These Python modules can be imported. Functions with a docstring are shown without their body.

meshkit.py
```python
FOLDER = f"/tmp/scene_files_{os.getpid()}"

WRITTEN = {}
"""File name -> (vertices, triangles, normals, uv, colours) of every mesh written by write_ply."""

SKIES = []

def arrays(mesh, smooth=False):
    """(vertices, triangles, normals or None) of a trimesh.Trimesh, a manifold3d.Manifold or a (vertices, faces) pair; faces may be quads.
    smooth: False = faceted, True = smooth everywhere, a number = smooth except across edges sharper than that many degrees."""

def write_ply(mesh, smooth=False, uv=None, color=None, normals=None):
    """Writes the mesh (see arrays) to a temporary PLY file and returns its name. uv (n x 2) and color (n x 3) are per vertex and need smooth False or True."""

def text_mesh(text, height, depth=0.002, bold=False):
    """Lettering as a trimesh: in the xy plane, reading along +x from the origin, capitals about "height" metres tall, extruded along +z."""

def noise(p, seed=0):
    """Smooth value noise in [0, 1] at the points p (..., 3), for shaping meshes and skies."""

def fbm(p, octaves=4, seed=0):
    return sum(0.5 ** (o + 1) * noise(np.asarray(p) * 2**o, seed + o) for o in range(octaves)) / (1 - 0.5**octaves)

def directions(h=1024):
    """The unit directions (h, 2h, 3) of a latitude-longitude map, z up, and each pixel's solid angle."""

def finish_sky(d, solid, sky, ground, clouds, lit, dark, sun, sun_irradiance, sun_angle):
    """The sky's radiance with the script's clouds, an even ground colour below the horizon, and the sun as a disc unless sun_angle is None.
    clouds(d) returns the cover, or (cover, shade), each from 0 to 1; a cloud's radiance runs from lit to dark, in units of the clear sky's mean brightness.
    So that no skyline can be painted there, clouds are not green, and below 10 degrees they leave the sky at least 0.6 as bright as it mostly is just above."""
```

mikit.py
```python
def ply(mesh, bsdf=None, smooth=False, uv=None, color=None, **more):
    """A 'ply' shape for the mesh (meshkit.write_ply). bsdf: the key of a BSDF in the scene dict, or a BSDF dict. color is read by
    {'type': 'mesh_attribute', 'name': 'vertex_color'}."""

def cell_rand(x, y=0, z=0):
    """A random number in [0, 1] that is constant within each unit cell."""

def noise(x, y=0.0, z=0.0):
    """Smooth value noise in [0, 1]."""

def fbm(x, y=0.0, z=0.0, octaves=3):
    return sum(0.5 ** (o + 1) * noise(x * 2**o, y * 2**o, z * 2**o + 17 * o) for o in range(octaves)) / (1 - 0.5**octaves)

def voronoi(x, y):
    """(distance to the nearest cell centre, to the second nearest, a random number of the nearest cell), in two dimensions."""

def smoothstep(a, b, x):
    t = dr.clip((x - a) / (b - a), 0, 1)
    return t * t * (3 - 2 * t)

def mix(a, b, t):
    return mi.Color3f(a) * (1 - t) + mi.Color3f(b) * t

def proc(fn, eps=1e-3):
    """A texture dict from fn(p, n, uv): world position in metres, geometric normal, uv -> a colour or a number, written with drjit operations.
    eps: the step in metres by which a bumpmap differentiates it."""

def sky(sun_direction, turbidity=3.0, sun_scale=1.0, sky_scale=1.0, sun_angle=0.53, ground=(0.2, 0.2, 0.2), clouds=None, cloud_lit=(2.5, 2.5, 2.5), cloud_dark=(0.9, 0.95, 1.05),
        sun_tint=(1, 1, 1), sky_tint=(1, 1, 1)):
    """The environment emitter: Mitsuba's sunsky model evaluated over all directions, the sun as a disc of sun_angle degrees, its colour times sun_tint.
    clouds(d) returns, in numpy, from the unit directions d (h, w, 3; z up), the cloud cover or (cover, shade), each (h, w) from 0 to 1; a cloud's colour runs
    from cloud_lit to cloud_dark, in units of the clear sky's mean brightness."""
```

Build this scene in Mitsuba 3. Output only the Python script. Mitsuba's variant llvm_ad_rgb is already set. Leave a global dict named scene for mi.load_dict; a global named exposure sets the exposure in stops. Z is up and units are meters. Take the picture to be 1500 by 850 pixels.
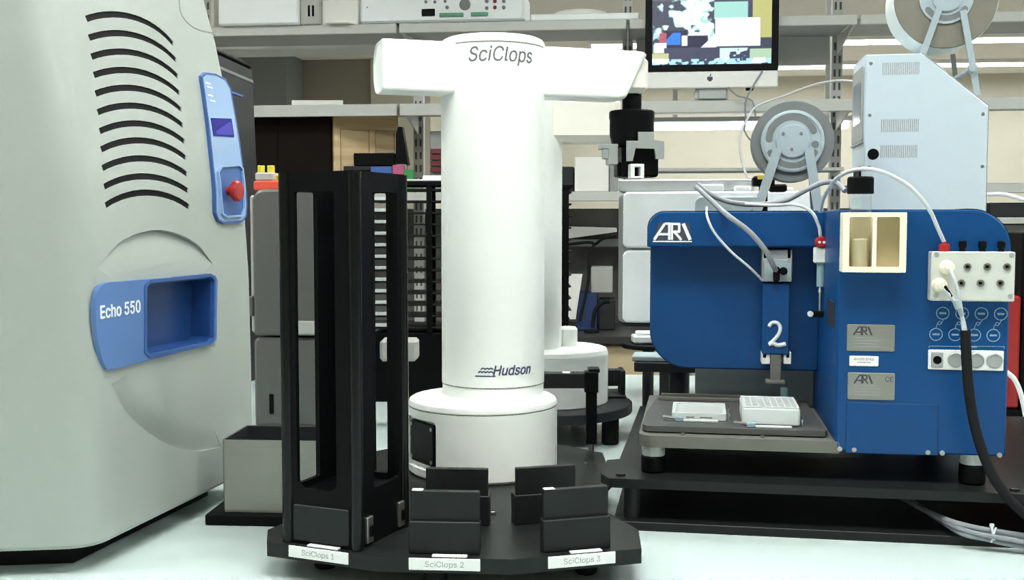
import math
import numpy as np
import trimesh
import drjit as dr
import mitsuba as mi
import manifold3d as m3
from shapely.geometry import Polygon, Point, LineString, box as sbox
from shapely import affinity
import mikit
import meshkit
from mikit import proc, noise, fbm, voronoi, smoothstep, mix, cell_rand

T = mi.ScalarTransform4f
scene, labels = {}, {}

# ------------------------------------------------------------------ camera, light, exposure
FOCAL, EYE, PITCH = 1600.0, np.array([0.0, 0.0, 0.43]), math.radians(3.47)
FWD = np.array([0, math.cos(PITCH), -math.sin(PITCH)])
UPV = np.array([0, math.sin(PITCH), math.cos(PITCH)])
scene['camera'] = {
    'type': 'perspective', 'fov': math.degrees(2 * math.atan(750 / FOCAL)), 'fov_axis': 'x',
    'near_clip': 0.05, 'far_clip': 100.0,
    'to_world': T().look_at(origin=EYE.tolist(), target=(EYE + FWD).tolist(), up=[0, 0, 1])}
exposure = 0.55
LAMP = 9.0                       # radiance of the ceiling lamps
LAMP_TINT = (0.97, 1.0, 0.96)
CEIL = 1.85                      # table top is z = 0, the floor is z = -0.9


def lamp_light(k=1.0):
    return {'type': 'area', 'radiance': {'type': 'rgb', 'value': [LAMP * k * c for c in LAMP_TINT]}}


# ------------------------------------------------------------------ helpers
def ray(px, py):
    return np.array([1.0, 0, 0]) * (px - 750) / FOCAL + FWD - UPV * (py - 425) / FOCAL


class Frame:
    """A local frame turned about z: x to the right, y away, z up."""

    def __init__(self, ox=0, oy=0, oz=0, deg=0):
        a = math.radians(deg)
        self.o = np.array([ox, oy, oz], float)
        self.R = np.array([[math.cos(a), -math.sin(a), 0], [math.sin(a), math.cos(a), 0], [0, 0, 1]])
        self.M = np.eye(4)
        self.M[:3, :3], self.M[:3, 3] = self.R, self.o

    def loc(self, p):
        return self.R.T @ (np.asarray(p, float) - self.o)

    def w(self, p):
        return self.R @ np.asarray(p, float) + self.o

    def at(self, px, py, ly):
        d = self.R.T @ ray(px, py)
        e = self.loc(EYE)
        return e + d * (ly - e[1]) / d[1]

    def atz(self, px, py, z):
        d = self.R.T @ ray(px, py)
        e = self.loc(EYE)
        return e + d * (z - e[2]) / d[2]

    def x(self, px, ly, py=425):
        return float(self.at(px, py, ly)[0])

    def z(self, py, ly, px=750):
        return float(self.at(px, py, ly)[2])

    def xz(self, px, py, ly):
        p = self.at(px, py, ly)
        return float(p[0]), float(p[2])

    def sub(self, lx, ly, lz, deg=0):
        f = Frame(*self.w([lx, ly, lz]))
        a = math.radians(deg)
        f.R = self.R @ np.array([[math.cos(a), -math.sin(a), 0], [math.sin(a), math.cos(a), 0], [0, 0, 1]])
        f.M[:3, :3] = f.R
        return f


W = Frame()
TAKEN = set()


def numbered(key):
    if key not in TAKEN:
        TAKEN.add(key)
        return key
    n = 1
    while f'{key}_{n:03d}' in TAKEN:
        n += 1
    TAKEN.add(f'{key}_{n:03d}')
    return f'{key}_{n:03d}'


def say(key, label=None, cat=None, group=None, kind=None):
    d = {k: v for k, v in (('label', label), ('category', cat), ('group', group), ('kind', kind)) if v}
    if d:
        labels[key] = d
    return key


def thing(name, label, cat, group=None, kind=None):
    return say(numbered(name), label, cat, group, kind)


def put(key, mesh, mat, fr=None, smooth=35, **more):
    mesh = mesh if isinstance(mesh, trimesh.Trimesh) else cat(mesh)
    mesh = mesh.copy()
    if fr is not None:
        mesh.apply_transform(fr.M)
    scene[key] = mikit.ply(mesh, mat, smooth=smooth, **more)
    return key


def part(parent, name, mesh, mat, fr=None, label=None, smooth=35, kind=None, **more):
    key = numbered(parent + '__' + name)
    put(key, mesh, mat, fr, smooth, **more)
    return say(key, label, None, None, kind)


def solo(name, mesh, mat, label, category, fr=None, group=None, kind=None, smooth=35, **more):
    key = thing(name, label, category, group, kind)
    return put(key, mesh, mat, fr, smooth, **more)


def struct(name, mesh, mat, fr=None, label=None, parent=None, smooth=35, **more):
    key = numbered((parent + '__' if parent else '') + name)
    put(key, mesh, mat, fr, smooth, **more)
    return say(key, label, None, None, None if parent else 'structure')


def cat(ms):
    return trimesh.util.concatenate(list(ms))


def bx(x0, x1, y0, y1, z0, z1, r=0.0015):
    x0, x1 = min(x0, x1), max(x0, x1)
    y0, y1 = min(y0, y1), max(y0, y1)
    z0, z1 = min(z0, z1), max(z0, z1)
    r = min(r, 0.45 * min(x1 - x0, y1 - y0, z1 - z0))
    if r <= 0:
        m = trimesh.creation.box(extents=[x1 - x0, y1 - y0, z1 - z0])
        m.apply_translation([(x0 + x1) / 2, (y0 + y1) / 2, (z0 + z1) / 2])
        return m
    pts = []
    for X, sx in ((x0, 1), (x1, -1)):
        for Y, sy in ((y0, 1), (y1, -1)):
            for Z, sz in ((z0, 1), (z1, -1)):
                pts += [[X, Y + sy * r, Z + sz * r], [X + sx * r, Y, Z + sz * r], [X + sx * r, Y + sy * r, Z]]
    return trimesh.convex.convex_hull(np.array(pts))


RX = np.array([[1, 0, 0, 0], [0, 0, -1, 0], [0, 1, 0, 0], [0, 0, 0, 1.0]])     # (x,y,z) -> (x,-z,y)


def zprism(poly, z0, z1):
    polys = getattr(poly, 'geoms', [poly])
    m = cat([trimesh.creation.extrude_polygon(g, z1 - z0, engine='earcut') for g in polys])
    m.apply_translation([0, 0, z0])
    return m


def prism(poly, y0, y1):
    """polygon in x,z; extruded from y0 to y1"""
    m = zprism(poly, 0, y1 - y0)
    m.apply_transform(RX)
    m.apply_translation([0, y1, 0])
    return m


def bprism(poly, y0, y1, b=0.003):
    """convex polygon in x,z, its front edge (y0) chamfered by b"""
    a = np.array(poly.exterior.coords)[:-1]
    c = np.array(poly.buffer(-b).exterior.coords)[:-1]
    pts = np.vstack([np.c_[a[:, 0], np.full(len(a), y0 + b), a[:, 1]], np.c_[a[:, 0], np.full(len(a), y1), a[:, 1]], np.c_[c[:, 0], np.full(len(c), y0), c[:, 1]]])
    return trimesh.convex.convex_hull(pts)


def rrect(x0, z0, x1, z1, r, n=8):
    """rounded rectangle; r is one radius or (bottom-left, bottom-right, top-right, top-left)"""
    r = [r] * 4 if np.isscalar(r) else r
    pts = []
    for (cx, cz, a0), q in zip(((x0, z0, 180), (x1, z0, 270), (x1, z1, 0), (x0, z1, 90)), r):
        sx, sz = (1 if cx == x0 else -1), (1 if cz == z0 else -1)
        if q <= 0:
            pts.append((cx, cz))
            continue
        for t in np.linspace(a0, a0 + 90, n + 1):
            pts.append((cx + sx * q + q * math.cos(math.radians(t)), cz + sz * q + q * math.sin(math.radians(t))))
    return Polygon(pts)


def lathe(profile, seg=64, at=(0, 0, 0)):
    m = trimesh.creation.revolve(np.array(profile, float), sections=seg)
    m.apply_translation(at)
    return m


def cyl(x, y, z0, z1, r, seg=40, b=0.0):
    p = [(0, z0), (r - b, z0), (r, z0 + b), (r, z1 - b), (r - b, z1), (0, z1)] if b else [(0, z0), (r, z0), (r, z1), (0, z1)]
    return lathe(p, seg, (x, y, 0))


def ycyl(x, z, y0, y1, r, seg=32, b=0.0):
    """cylinder along y, from y0 (near) to y1"""
    m = cyl(0, 0, 0, y1 - y0, r, seg, b)
    m.apply_transform(RX)
    m.apply_translation([x, y1, z])
    return m


def ylathe(profile, x, z, y1, seg=64):
    """profile (r, distance towards the viewer from y1)"""
    m = trimesh.creation.revolve(np.array(profile, float), sections=seg)
    m.apply_transform(RX)
    m.apply_translation([x, y1, z])
    return m


def rod(p, q, r, sides=10):
    return tube([p, q], r, sides, smooth=False)


def spline(pts, n=8):
    p = np.asarray(pts, float)
    if len(p) < 3:
        return p
    e = np.vstack([2 * p[0] - p[1], p, 2 * p[-1] - p[-2]])
    out = []
    for i in range(1, len(e) - 2):
        for t in np.linspace(0, 1, n, endpoint=False):
            a, b, c, d = e[i - 1], e[i], e[i + 1], e[i + 2]
            out.append(0.5 * (2 * b + (c - a) * t + (2 * a - 5 * b + 4 * c - d) * t * t + (3 * b - a - 3 * c + d) * t ** 3))
    return np.array(out + [p[-1]])


def tube(points, r, sides=10, smooth=True, n=8):
    p = spline(points, n) if smooth else np.asarray(points, float)
    t = np.gradient(p, axis=0)
    t /= np.linalg.norm(t, axis=1, keepdims=True) + 1e-12
    a = np.cross(t[0], [0, 0, 1.0] if abs(t[0][2]) < 0.9 else [1.0, 0, 0])
    a /= np.linalg.norm(a)
    vs = []
    rr = np.broadcast_to(r, (len(p),))
    for i in range(len(p)):
        a = a - t[i] * (a @ t[i])
        a /= np.linalg.norm(a)
        b = np.cross(t[i], a)
        ang = np.arange(sides) * 2 * np.pi / sides
        vs.append(p[i] + rr[i] * (np.cos(ang)[:, None] * a + np.sin(ang)[:, None] * b))
    v = np.vstack(vs + [p[:1], p[-1:]])
    f = []
    m = len(p)
    for i in range(m - 1):
        for j in range(sides):
            k = (j + 1) % sides
            f += [[i * sides + j, i * sides + k, (i + 1) * sides + k], [i * sides + j, (i + 1) * sides + k, (i + 1) * sides + j]]
    for j in range(sides):
        k = (j + 1) % sides
        f += [[m * sides, k, j], [m * sides + 1, (m - 1) * sides + j, (m - 1) * sides + k]]
    return trimesh.Trimesh(v, f, process=False)


def strip(poly_pts, w, y0, y1):
    """a line in x,z given a width, extruded"""
    return prism(LineString(poly_pts).buffer(w / 2, cap_style=2), y0, y1)


def ytext(text, x, z, h, y, depth=0.0006, bold=False, center=False, slant=0.0, stretch=1.0):
    """lettering that stands in the x,z plane and faces -y, its back at y"""
    m = meshkit.text_mesh(text, h, depth, bold)
    m.vertices[:, 0] = m.vertices[:, 0] * stretch + slant * m.vertices[:, 1]
    if center:
        m.apply_translation([-(m.bounds[0][0] + m.bounds[1][0]) / 2, 0, 0])
    m.apply_transform(RX)
    m.apply_translation([x, y, z])
    return m


def solid(mesh):
    mesh = mesh.copy()
    mesh.merge_vertices(digits_vertex=7)
    return m3.Manifold(m3.Mesh(np.ascontiguousarray(mesh.vertices, np.float32), np.ascontiguousarray(mesh.faces, np.uint32)))


def back(man):
    m = man.to_mesh()
    return trimesh.Trimesh(m.vert_properties[:, :3], m.tri_verts, process=False)


# ------------------------------------------------------------------ materials
def mat(name, color, rough=0.5, metallic=0.0, spec=0.5, coat=0.0, tex=None, **kw):
    col = tex if tex is not None else {'type': 'rgb', 'value': list(color)}
    d = {'type': 'principled', 'base_color': col, 'roughness': rough, 'metallic': metallic, 'specular': spec}
    if coat:
        d.update(clearcoat=coat, clearcoat_gloss=0.9)
    d.update(kw)
    scene[name] = {'type': 'twosided', 'bsdf': d}
    return name


def speckle(base, amount, scale):
    base = mi.Color3f(*base)

    def fn(p, n, uv):
        return base * (1 - amount + 2 * amount * fbm(p.x * scale, p.y * scale, p.z * scale, 3))
    return proc(fn)


def brushed(base, amount):
    base = mi.Color3f(*base)

    def fn(p, n, uv):
        return base * (1 - amount + 2 * amount * fbm(p.x * 18, p.y * 18, p.z * 500, 3))
    return proc(fn)


mat('mat_wall', 0, 0.9, tex=speckle((0.60, 0.575, 0.49), 0.03, 2.0))
mat('mat_wall_grey', (0.20, 0.215, 0.22), 0.9)
mat('mat_wall_beige', (0.28, 0.26, 0.22), 0.9)
mat('mat_ceiling', 0, 0.95, tex=speckle((0.62, 0.60, 0.55), 0.05, 30.0))
mat('mat_floor', 0, 0.5, tex=speckle((0.42, 0.42, 0.40), 0.12, 8.0))
mat('mat_table', 0, 0.32, tex=speckle((0.51, 0.60, 0.59), 0.012, 6.0))
mat('mat_counter', (0.03, 0.03, 0.032), 0.4)
mat('mat_cabinet', (0.33, 0.33, 0.32), 0.6)
mat('mat_drawer', (0.52, 0.42, 0.27), 0.6)
mat('mat_rack', (0.52, 0.53, 0.51), 0.45)
mat('mat_rack_grey', (0.30, 0.315, 0.31), 0.5)
mat('mat_slot', (0.10, 0.10, 0.10), 0.7)
mat('mat_white', 0, 0.3, coat=0.4, tex=speckle((0.85, 0.875, 0.845), 0.01, 5.0))
mat('mat_cream_white', (0.85, 0.82, 0.74), 0.35)
mat('mat_seam', (0.20, 0.21, 0.20), 0.6)
mat('mat_echo', 0, 0.38, coat=0.15, tex=speckle((0.355, 0.385, 0.36), 0.012, 4.0))
mat('mat_echo_groove', (0.40, 0.42, 0.39), 0.5)
mat('mat_echo_ridge', (0.72, 0.75, 0.70), 0.4)
mat('mat_blue_light', (0.085, 0.18, 0.42), 0.35, coat=0.2)
mat('mat_blue_pale', (0.23, 0.35, 0.55), 0.35, coat=0.2)
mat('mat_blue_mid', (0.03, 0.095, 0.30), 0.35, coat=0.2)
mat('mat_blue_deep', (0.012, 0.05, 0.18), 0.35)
mat('mat_glass_dark', (0.10, 0.13, 0.18), 0.15)
mat('mat_lcd', (0.02, 0.016, 0.22), 0.5, spec=0.15)
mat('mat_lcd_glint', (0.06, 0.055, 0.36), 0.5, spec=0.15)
mat('mat_red', (0.36, 0.016, 0.016), 0.3)
mat('mat_black', 0, 0.45, spec=0.10, tex=speckle((0.0030, 0.0035, 0.004), 0.2, 40.0))
mat('mat_black_gloss', (0.004, 0.005, 0.005), 0.25, spec=0.25)
mat('mat_black_plate', 0, 0.42, spec=0.27, tex=speckle((0.0085, 0.0105, 0.0105), 0.15, 40.0))
mat('mat_rubber', (0.006, 0.007, 0.008), 0.7, spec=0.2)
mat('mat_charcoal', (0.022, 0.025, 0.027), 0.5, spec=0.25)
mat('mat_ari', 0, 0.36, spec=0.3, coat=0.06, tex=speckle((0.002, 0.052, 0.180), 0.02, 20.0))
mat('mat_ari_seam', (0.003, 0.03, 0.10), 0.6)
mat('mat_deck', 0, 0.55, tex=speckle((0.075, 0.077, 0.074), 0.06, 60.0))
mat('mat_olive', 0, 0.45, tex=speckle((0.135, 0.135, 0.118), 0.05, 40.0))
mat('mat_steel', 0, 0.36, metallic=0.85, tex=brushed((0.30, 0.29, 0.265), 0.04))
mat('mat_alu', 0, 0.42, metallic=0.4, tex=brushed((0.38, 0.40, 0.40), 0.04))
mat('mat_nameplate', 0, 0.4, metallic=0.5, tex=brushed((0.27, 0.27, 0.245), 0.06))
mat('mat_chrome', (0.8, 0.8, 0.8), 0.2, metallic=1.0)
mat('mat_spool', (0.37, 0.44, 0.48), 0.4)
mat('mat_spool_dark', (0.17, 0.185, 0.19), 0.5)
mat('mat_film', (0.20, 0.19, 0.155), 0.4)
mat('mat_film_side', (0.62, 0.68, 0.68), 0.3)
mat('mat_tower', 0, 0.4, coat=0.1, tex=speckle((0.54, 0.63, 0.70), 0.01, 10.0))
mat('mat_tower_edge', (0.30, 0.31, 0.31), 0.5)
mat('mat_cream', (0.86, 0.80, 0.62), 0.4)
mat('mat_cream_dark', (0.52, 0.46, 0.30), 0.5)
mat('mat_print', (0.75, 0.78, 0.80), 0.5)
mat('mat_print_soft', (0.20, 0.30, 0.42), 0.5)
mat('mat_ink', (0.05, 0.05, 0.07), 0.5)
mat('mat_ink_soft', (0.30, 0.30, 0.31), 0.5)
mat('mat_logo', (0.06, 0.06, 0.13), 0.4)
mat('mat_text_grey', (0.13, 0.135, 0.15), 0.5)
mat('mat_tag', (0.78, 0.80, 0.79), 0.4)
mat('mat_tape', (0.66, 0.69, 0.68), 0.3)
mat('mat_plate', (0.66, 0.70, 0.69), 0.3)
mat('mat_plate_foil', (0.54, 0.57, 0.56), 0.35)
mat('mat_block', (0.56, 0.58, 0.54), 0.35)
mat('mat_tube', (0.56, 0.60, 0.63), 0.25)
mat('mat_tube_grey', (0.26, 0.28, 0.31), 0.35)
mat('mat_beige', 0, 0.45, tex=speckle((0.10, 0.10, 0.096), 0.02, 10.0))
mat('mat_beige_light', (0.42, 0.42, 0.40), 0.45)
mat('mat_bluegrey', (0.34, 0.41, 0.43), 0.4)
mat('mat_teal', (0.25, 0.38, 0.42), 0.3)
mat('mat_device', 0, 0.35, coat=0.2, tex=speckle((0.80, 0.835, 0.86), 0.01, 10.0))
mat('mat_device_grey', (0.19, 0.195, 0.19), 0.5)
mat('mat_brown', (0.010, 0.006, 0.0045), 0.7, spec=0.1)
mat('mat_maroon', (0.16, 0.02, 0.03), 0.5)
mat('mat_orange', (0.75, 0.085, 0.05), 0.45)
mat('mat_yellow', (0.65, 0.55, 0.06), 0.4)
mat('mat_green', (0.04, 0.28, 0.08), 0.5)
mat('mat_cobalt', (0.05, 0.13, 0.42), 0.5)
mat('mat_navy', (0.015, 0.035, 0.12), 0.5)
mat('mat_pink', (0.50, 0.10, 0.22), 0.5)
mat('mat_paper', (0.82, 0.82, 0.79), 0.7)
mat('mat_lamp_case', (0.8, 0.8, 0.78), 0.5)
mat('mat_terminal', (0.10, 0.30, 0.20), 0.5)


def wood_fn(p, n, uv):
    g = fbm(p.x * 4 + 3, p.y * 4, p.z * 40, 3)
    return mix(mi.Color3f(0.66, 0.47, 0.25), mi.Color3f(0.80, 0.61, 0.37), smoothstep(0.3, 0.7, g))


mat('mat_wood', 0, 0.6, tex=proc(wood_fn))
scene['mat_clear'] = {'type': 'thindielectric', 'int_ior': 1.3}
scene['mat_clear_body'] = {'type': 'twosided', 'bsdf': {'type': 'principled', 'base_color': {'type': 'rgb', 'value': [0.62, 0.63, 0.56]}, 'roughness': 0.12, 'specular': 0.6}}

# ------------------------------------------------------------------ the room
ROOM = Frame(0, 0, 0, -6)
X0, X1, Y0, Y1, FL = -4.6, 6.2, -3.2, 10.85, -0.9
struct('floor', bx(X0, X1, Y0, Y1, FL - 0.1, FL, 0), 'mat_floor', ROOM)
struct('ceiling', bx(X0, X1, Y0, Y1, CEIL, CEIL + 0.1, 0), 'mat_ceiling', ROOM)
struct('wall_far', bx(X0, X1, Y1, Y1 + 0.1, FL - 0.1, CEIL + 0.1, 0), 'mat_wall', ROOM)
struct('wall_near', bx(X0, X1, Y0 - 0.1, Y0, FL - 0.1, CEIL + 0.1, 0), 'mat_wall', ROOM)
struct('wall_left', bx(X0 - 0.1, X0, Y0, Y1, FL - 0.1, CEIL + 0.1, 0), 'mat_wall', ROOM)
struct('wall_right', bx(X1, X1 + 0.1, Y0, Y1, FL - 0.1, CEIL + 0.1, 0), 'mat_wall', ROOM)
px_a, px_b = ROOM.x(330, 9.4), ROOM.x(447, 9.35)
px_c, px_d = ROOM.x(545, 9.3), ROOM.x(632, 9.3)
struct('wall_panel', bx(X0 + 0.01, px_b, 8.9, Y1, FL, CEIL, 0.004), 'mat_wall_grey', ROOM)
struct('wall_panel', bx(px_b, px_c, 9.35, Y1, FL, CEIL, 0.004), 'mat_wall_beige', ROOM)
struct('wall_column', bx(px_c, px_d, 9.3, Y1, FL, CEIL, 0.004), 'mat_wall', ROOM)
struct('baseboard_far', bx(px_d, X1, Y1 - 0.02, Y1, FL, FL + 0.1, 0.004), 'mat_rack_grey', ROOM)


def ceiling_light(lx, ly, length=1.2, width=0.3, k=1.0, where=None, group=None):
    t = thing('ceiling_light', where, 'ceiling light', group)
    f = ROOM.sub(lx, ly, CEIL)
    h, w = length / 2, width / 2
    fr = cat([bx(-h, h, -w, -w + 0.015, -0.03, 0), bx(-h, h, w - 0.015, w, -0.03, 0), bx(-h, -h + 0.015, -w, w, -0.03, 0), bx(h - 0.015, h, -w, w, -0.03, 0)])
    part(t, 'frame', fr, 'mat_lamp_case', f)
    q = trimesh.Trimesh([[-h + .015, -w + .015, -0.018], [h - .015, -w + .015, -0.018], [h - .015, w - .015, -0.018], [-h + .015, w - .015, -0.018]], [[0, 2, 1], [0, 3, 2]], process=False)
    part(t, 'diffuser', q, 'mat_lamp_case', f, smooth=False, emitter=lamp_light(k))


FARLAB = 'glowing ceiling lights of the nearer row seen high behind the shelf rack'
for ly, xs, g in ((8.72, (0.3, 1.53, 2.76, 3.99), 'first'), (10.05, (0.3, 1.53, 2.76, 3.9), 'second')):
    for x in xs:
        ceiling_light(x, ly, 1.2, 0.3, 1.0, f'long white ceiling light in the {g} far row above the far wall', f'ceiling lights of the {g} far row')
for ly, k_ in ((-1.2, 0.15), (0.7, 1.35), (2.6, 1.0), (5.8, 1.0)):
    for x in (-2.0, 0.1, 2.2):
        ceiling_light(x, ly, 1.2, 0.6, k_, 'bright rectangular ceiling light over the work bench', 'ceiling lights over the work bench')

# ------------------------------------------------------------------ work table and rear bench
TB = Frame(0, 0, 0, -8)
t = thing('work_table', 'long white laminate work table carrying all the instruments', 'table')
part(t, 'table_top', bx(-2.0, 2.6, 0.1, 3.12, -0.035, 0, 0.004), 'mat_table', TB)
for x in (-1.9, 2.5):
    for y in (0.2, 3.0):
        part(t, 'leg', bx(x - 0.03, x + 0.03, y - 0.03, y + 0.03, FL, -0.035), 'mat_rack_grey', TB)

RK = Frame(0, 4.3, 0, -6)          # the shelf rack: its lips stand at local y = 0
t = thing('rear_bench', 'grey cabinet bench with a black counter under the shelf rack', 'bench')
part(t, 'counter', bx(-2.2, 3.0, -0.10, 0.72, -0.03, 0.0, 0.003), 'mat_counter', RK)
part(t, 'carcass', bx(-2.18, 2.98, -0.04, 0.70, FL, -0.03, 0.003), 'mat_cabinet', RK)
for i in range(9):
    x = -2.15 + 0.57 * i
    m_ = 'mat_drawer' if i == 4 else 'mat_cabinet'
    part(t, 'drawer', bx(x, x + 0.55, -0.06, -0.035, -0.20, -0.04, 0.003), m_, RK, 'tan drawer front' if i == 4 else None)
    part(t, 'door', bx(x, x + 0.55, -0.06, -0.035, FL + 0.1, -0.21, 0.003), 'mat_cabinet', RK)

BAYS = [RK.x(p, 0.0, 150) for p in (-90, 246, 583, 919, 1256, 1592)]
Z_MID, Z_TOP, Z_LOW = RK.z(150, 0, 750), RK.z(31, 0, 750), RK.z(281, 0, 750)
LIP = {'low': (Z_LOW, 0.038), 'middle': (Z_MID, 0.047), 'top': (Z_TOP, 0.037)}
ZLOW = {1: Z_LOW, 2: Z_LOW, 3: RK.z(246, 0.2, 1030), 4: RK.z(268, 0, 1470)}
UP = {1: 'slotted grey rack upright hidden behind the large grey instrument', 2: 'slotted grey rack upright between the wooden panels and the white column', 3: 'slotted grey rack upright beside the monitor and behind the white arm',
      4: 'slotted grey rack upright directly behind the grey-blue tower', 5: 'slotted grey rack upright past the tower'}
for i, x in enumerate(BAYS):
    if i not in UP:
        continue
    u = thing('rack_upright', UP[i], 'rack upright', 'slotted uprights of the shelf rack')
    part(u, 'post', bx(x - 0.022, x + 0.022, 0.42, 0.46, 0.001, CEIL - 0.002, 0.002), 'mat_rack', RK)
    part(u, 'slots', cat([bx(x + s_ - 0.004, x + s_ + 0.004, 0.4175, 0.425, z, z + 0.03, 0) for s_ in (-0.010, 0.010) for z in np.arange(0.05, 1.8, 0.055)]), 'mat_slot', RK, kind='stuff')
    for z in (Z_MID, Z_TOP):
        part(u, 'bracket', prism(Polygon([(0.03, z - 0.0135), (0.42, z - 0.0135), (0.42, z - 0.09), (0.34, z - 0.07)]), -0.003, 0.003), 'mat_rack', Frame(*RK.w([x, 0, 0]), 84))
SHELF = {('top', 1): 'top rack shelf holding the white case and papers', ('top', 2): 'top rack shelf holding the white projector with sockets', ('top', 3): 'top rack shelf above and behind the monitor', ('top', 4): 'top rack shelf behind the large film roll',
         ('middle', 1): 'middle rack shelf above the wooden panels', ('middle', 2): 'middle rack shelf passing behind the white column', ('middle', 3): 'middle rack shelf carrying the monitor', ('middle', 4): 'middle rack shelf behind the grey-blue tower',
         ('low', 1): 'low rack shelf under the dark brown box', ('low', 2): 'low rack shelf carrying the plain white box', ('low', 3): 'low thin rack shelf below the long tube lamp', ('low', 4): 'low rack shelf at the cream wall past the tower'}
for (lev, i), lab in SHELF.items():
    z, h = LIP[lev]
    d0, d1, mt_ = 0.0, 0.415, 'mat_rack_grey'
    if lev == 'low':
        z = ZLOW[i]
        if i == 3:
            d0, d1, h = 0.2, 0.415, 0.014
    if lev == 'top':
        d1 = 0.5
    a, b = BAYS[i] + 0.006, BAYS[i + 1] - 0.006
    s_ = thing('rack_shelf', 'pale grey steel ' + lab, 'shelf', f'{lev} shelves of the rack')
    part(s_, 'board', bx(a, b, d0 + 0.012, min(d1, 0.417), z - 0.012, z, 0.001), 'mat_rack_grey', RK)
    part(s_, 'lip', bx(a, b, d0, d0 + 0.012, z - h, z, 0.002), 'mat_rack', RK)
    if lev == 'top' and i == 1:
        part(s_, 'rear_board', bx(a, b, 0.465, 0.66, z - 0.02, z, 0.001), 'mat_rack', RK)
    if lev == 'top' and i == 3:
        part(s_, 'rear_panel', bx(a + 0.03, b - 0.03, 0.40, 0.412, z - 0.13, z - 0.012, 0.001), 'mat_rack', RK)

# ------------------------------------------------------------------ front robot
CX, CY, DZ = -0.0457, 1.70, 0.045
HUB = Frame(CX, CY, 0, 0)
TH = {'tower': -23.0, 'two': -4.0, 'three': 15.5}
RAD = {k: Frame(CX, CY, 0, a) for k, a in TH.items()}
robot = thing('plate_robot', 'tall white column robot with a cross arm and grey italic lettering near its top', 'robot')
fan = []
AP = 0.462
for a in (-32.5, -13.5, 5.7, 25.2):
    r_ = AP / math.cos(math.radians(9.6))
    fan.append((r_ * math.sin(math.radians(a)), -r_ * math.cos(math.radians(a))))
fan = [(-0.262, -0.345)] + fan + [(0.205, -0.345)]
fanpoly = Polygon(fan + [(0.150, -0.20), (0.198, -0.05), (0.198, 0.12), (0.12, 0.2), (-0.12, 0.2), (-0.198, 0.12), (-0.198, -0.05), (-0.2, -0.2)])
deck = thing('robot_deck', 'black fan-shaped deck board with three white label strips along its front edge', 'deck board')
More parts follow.
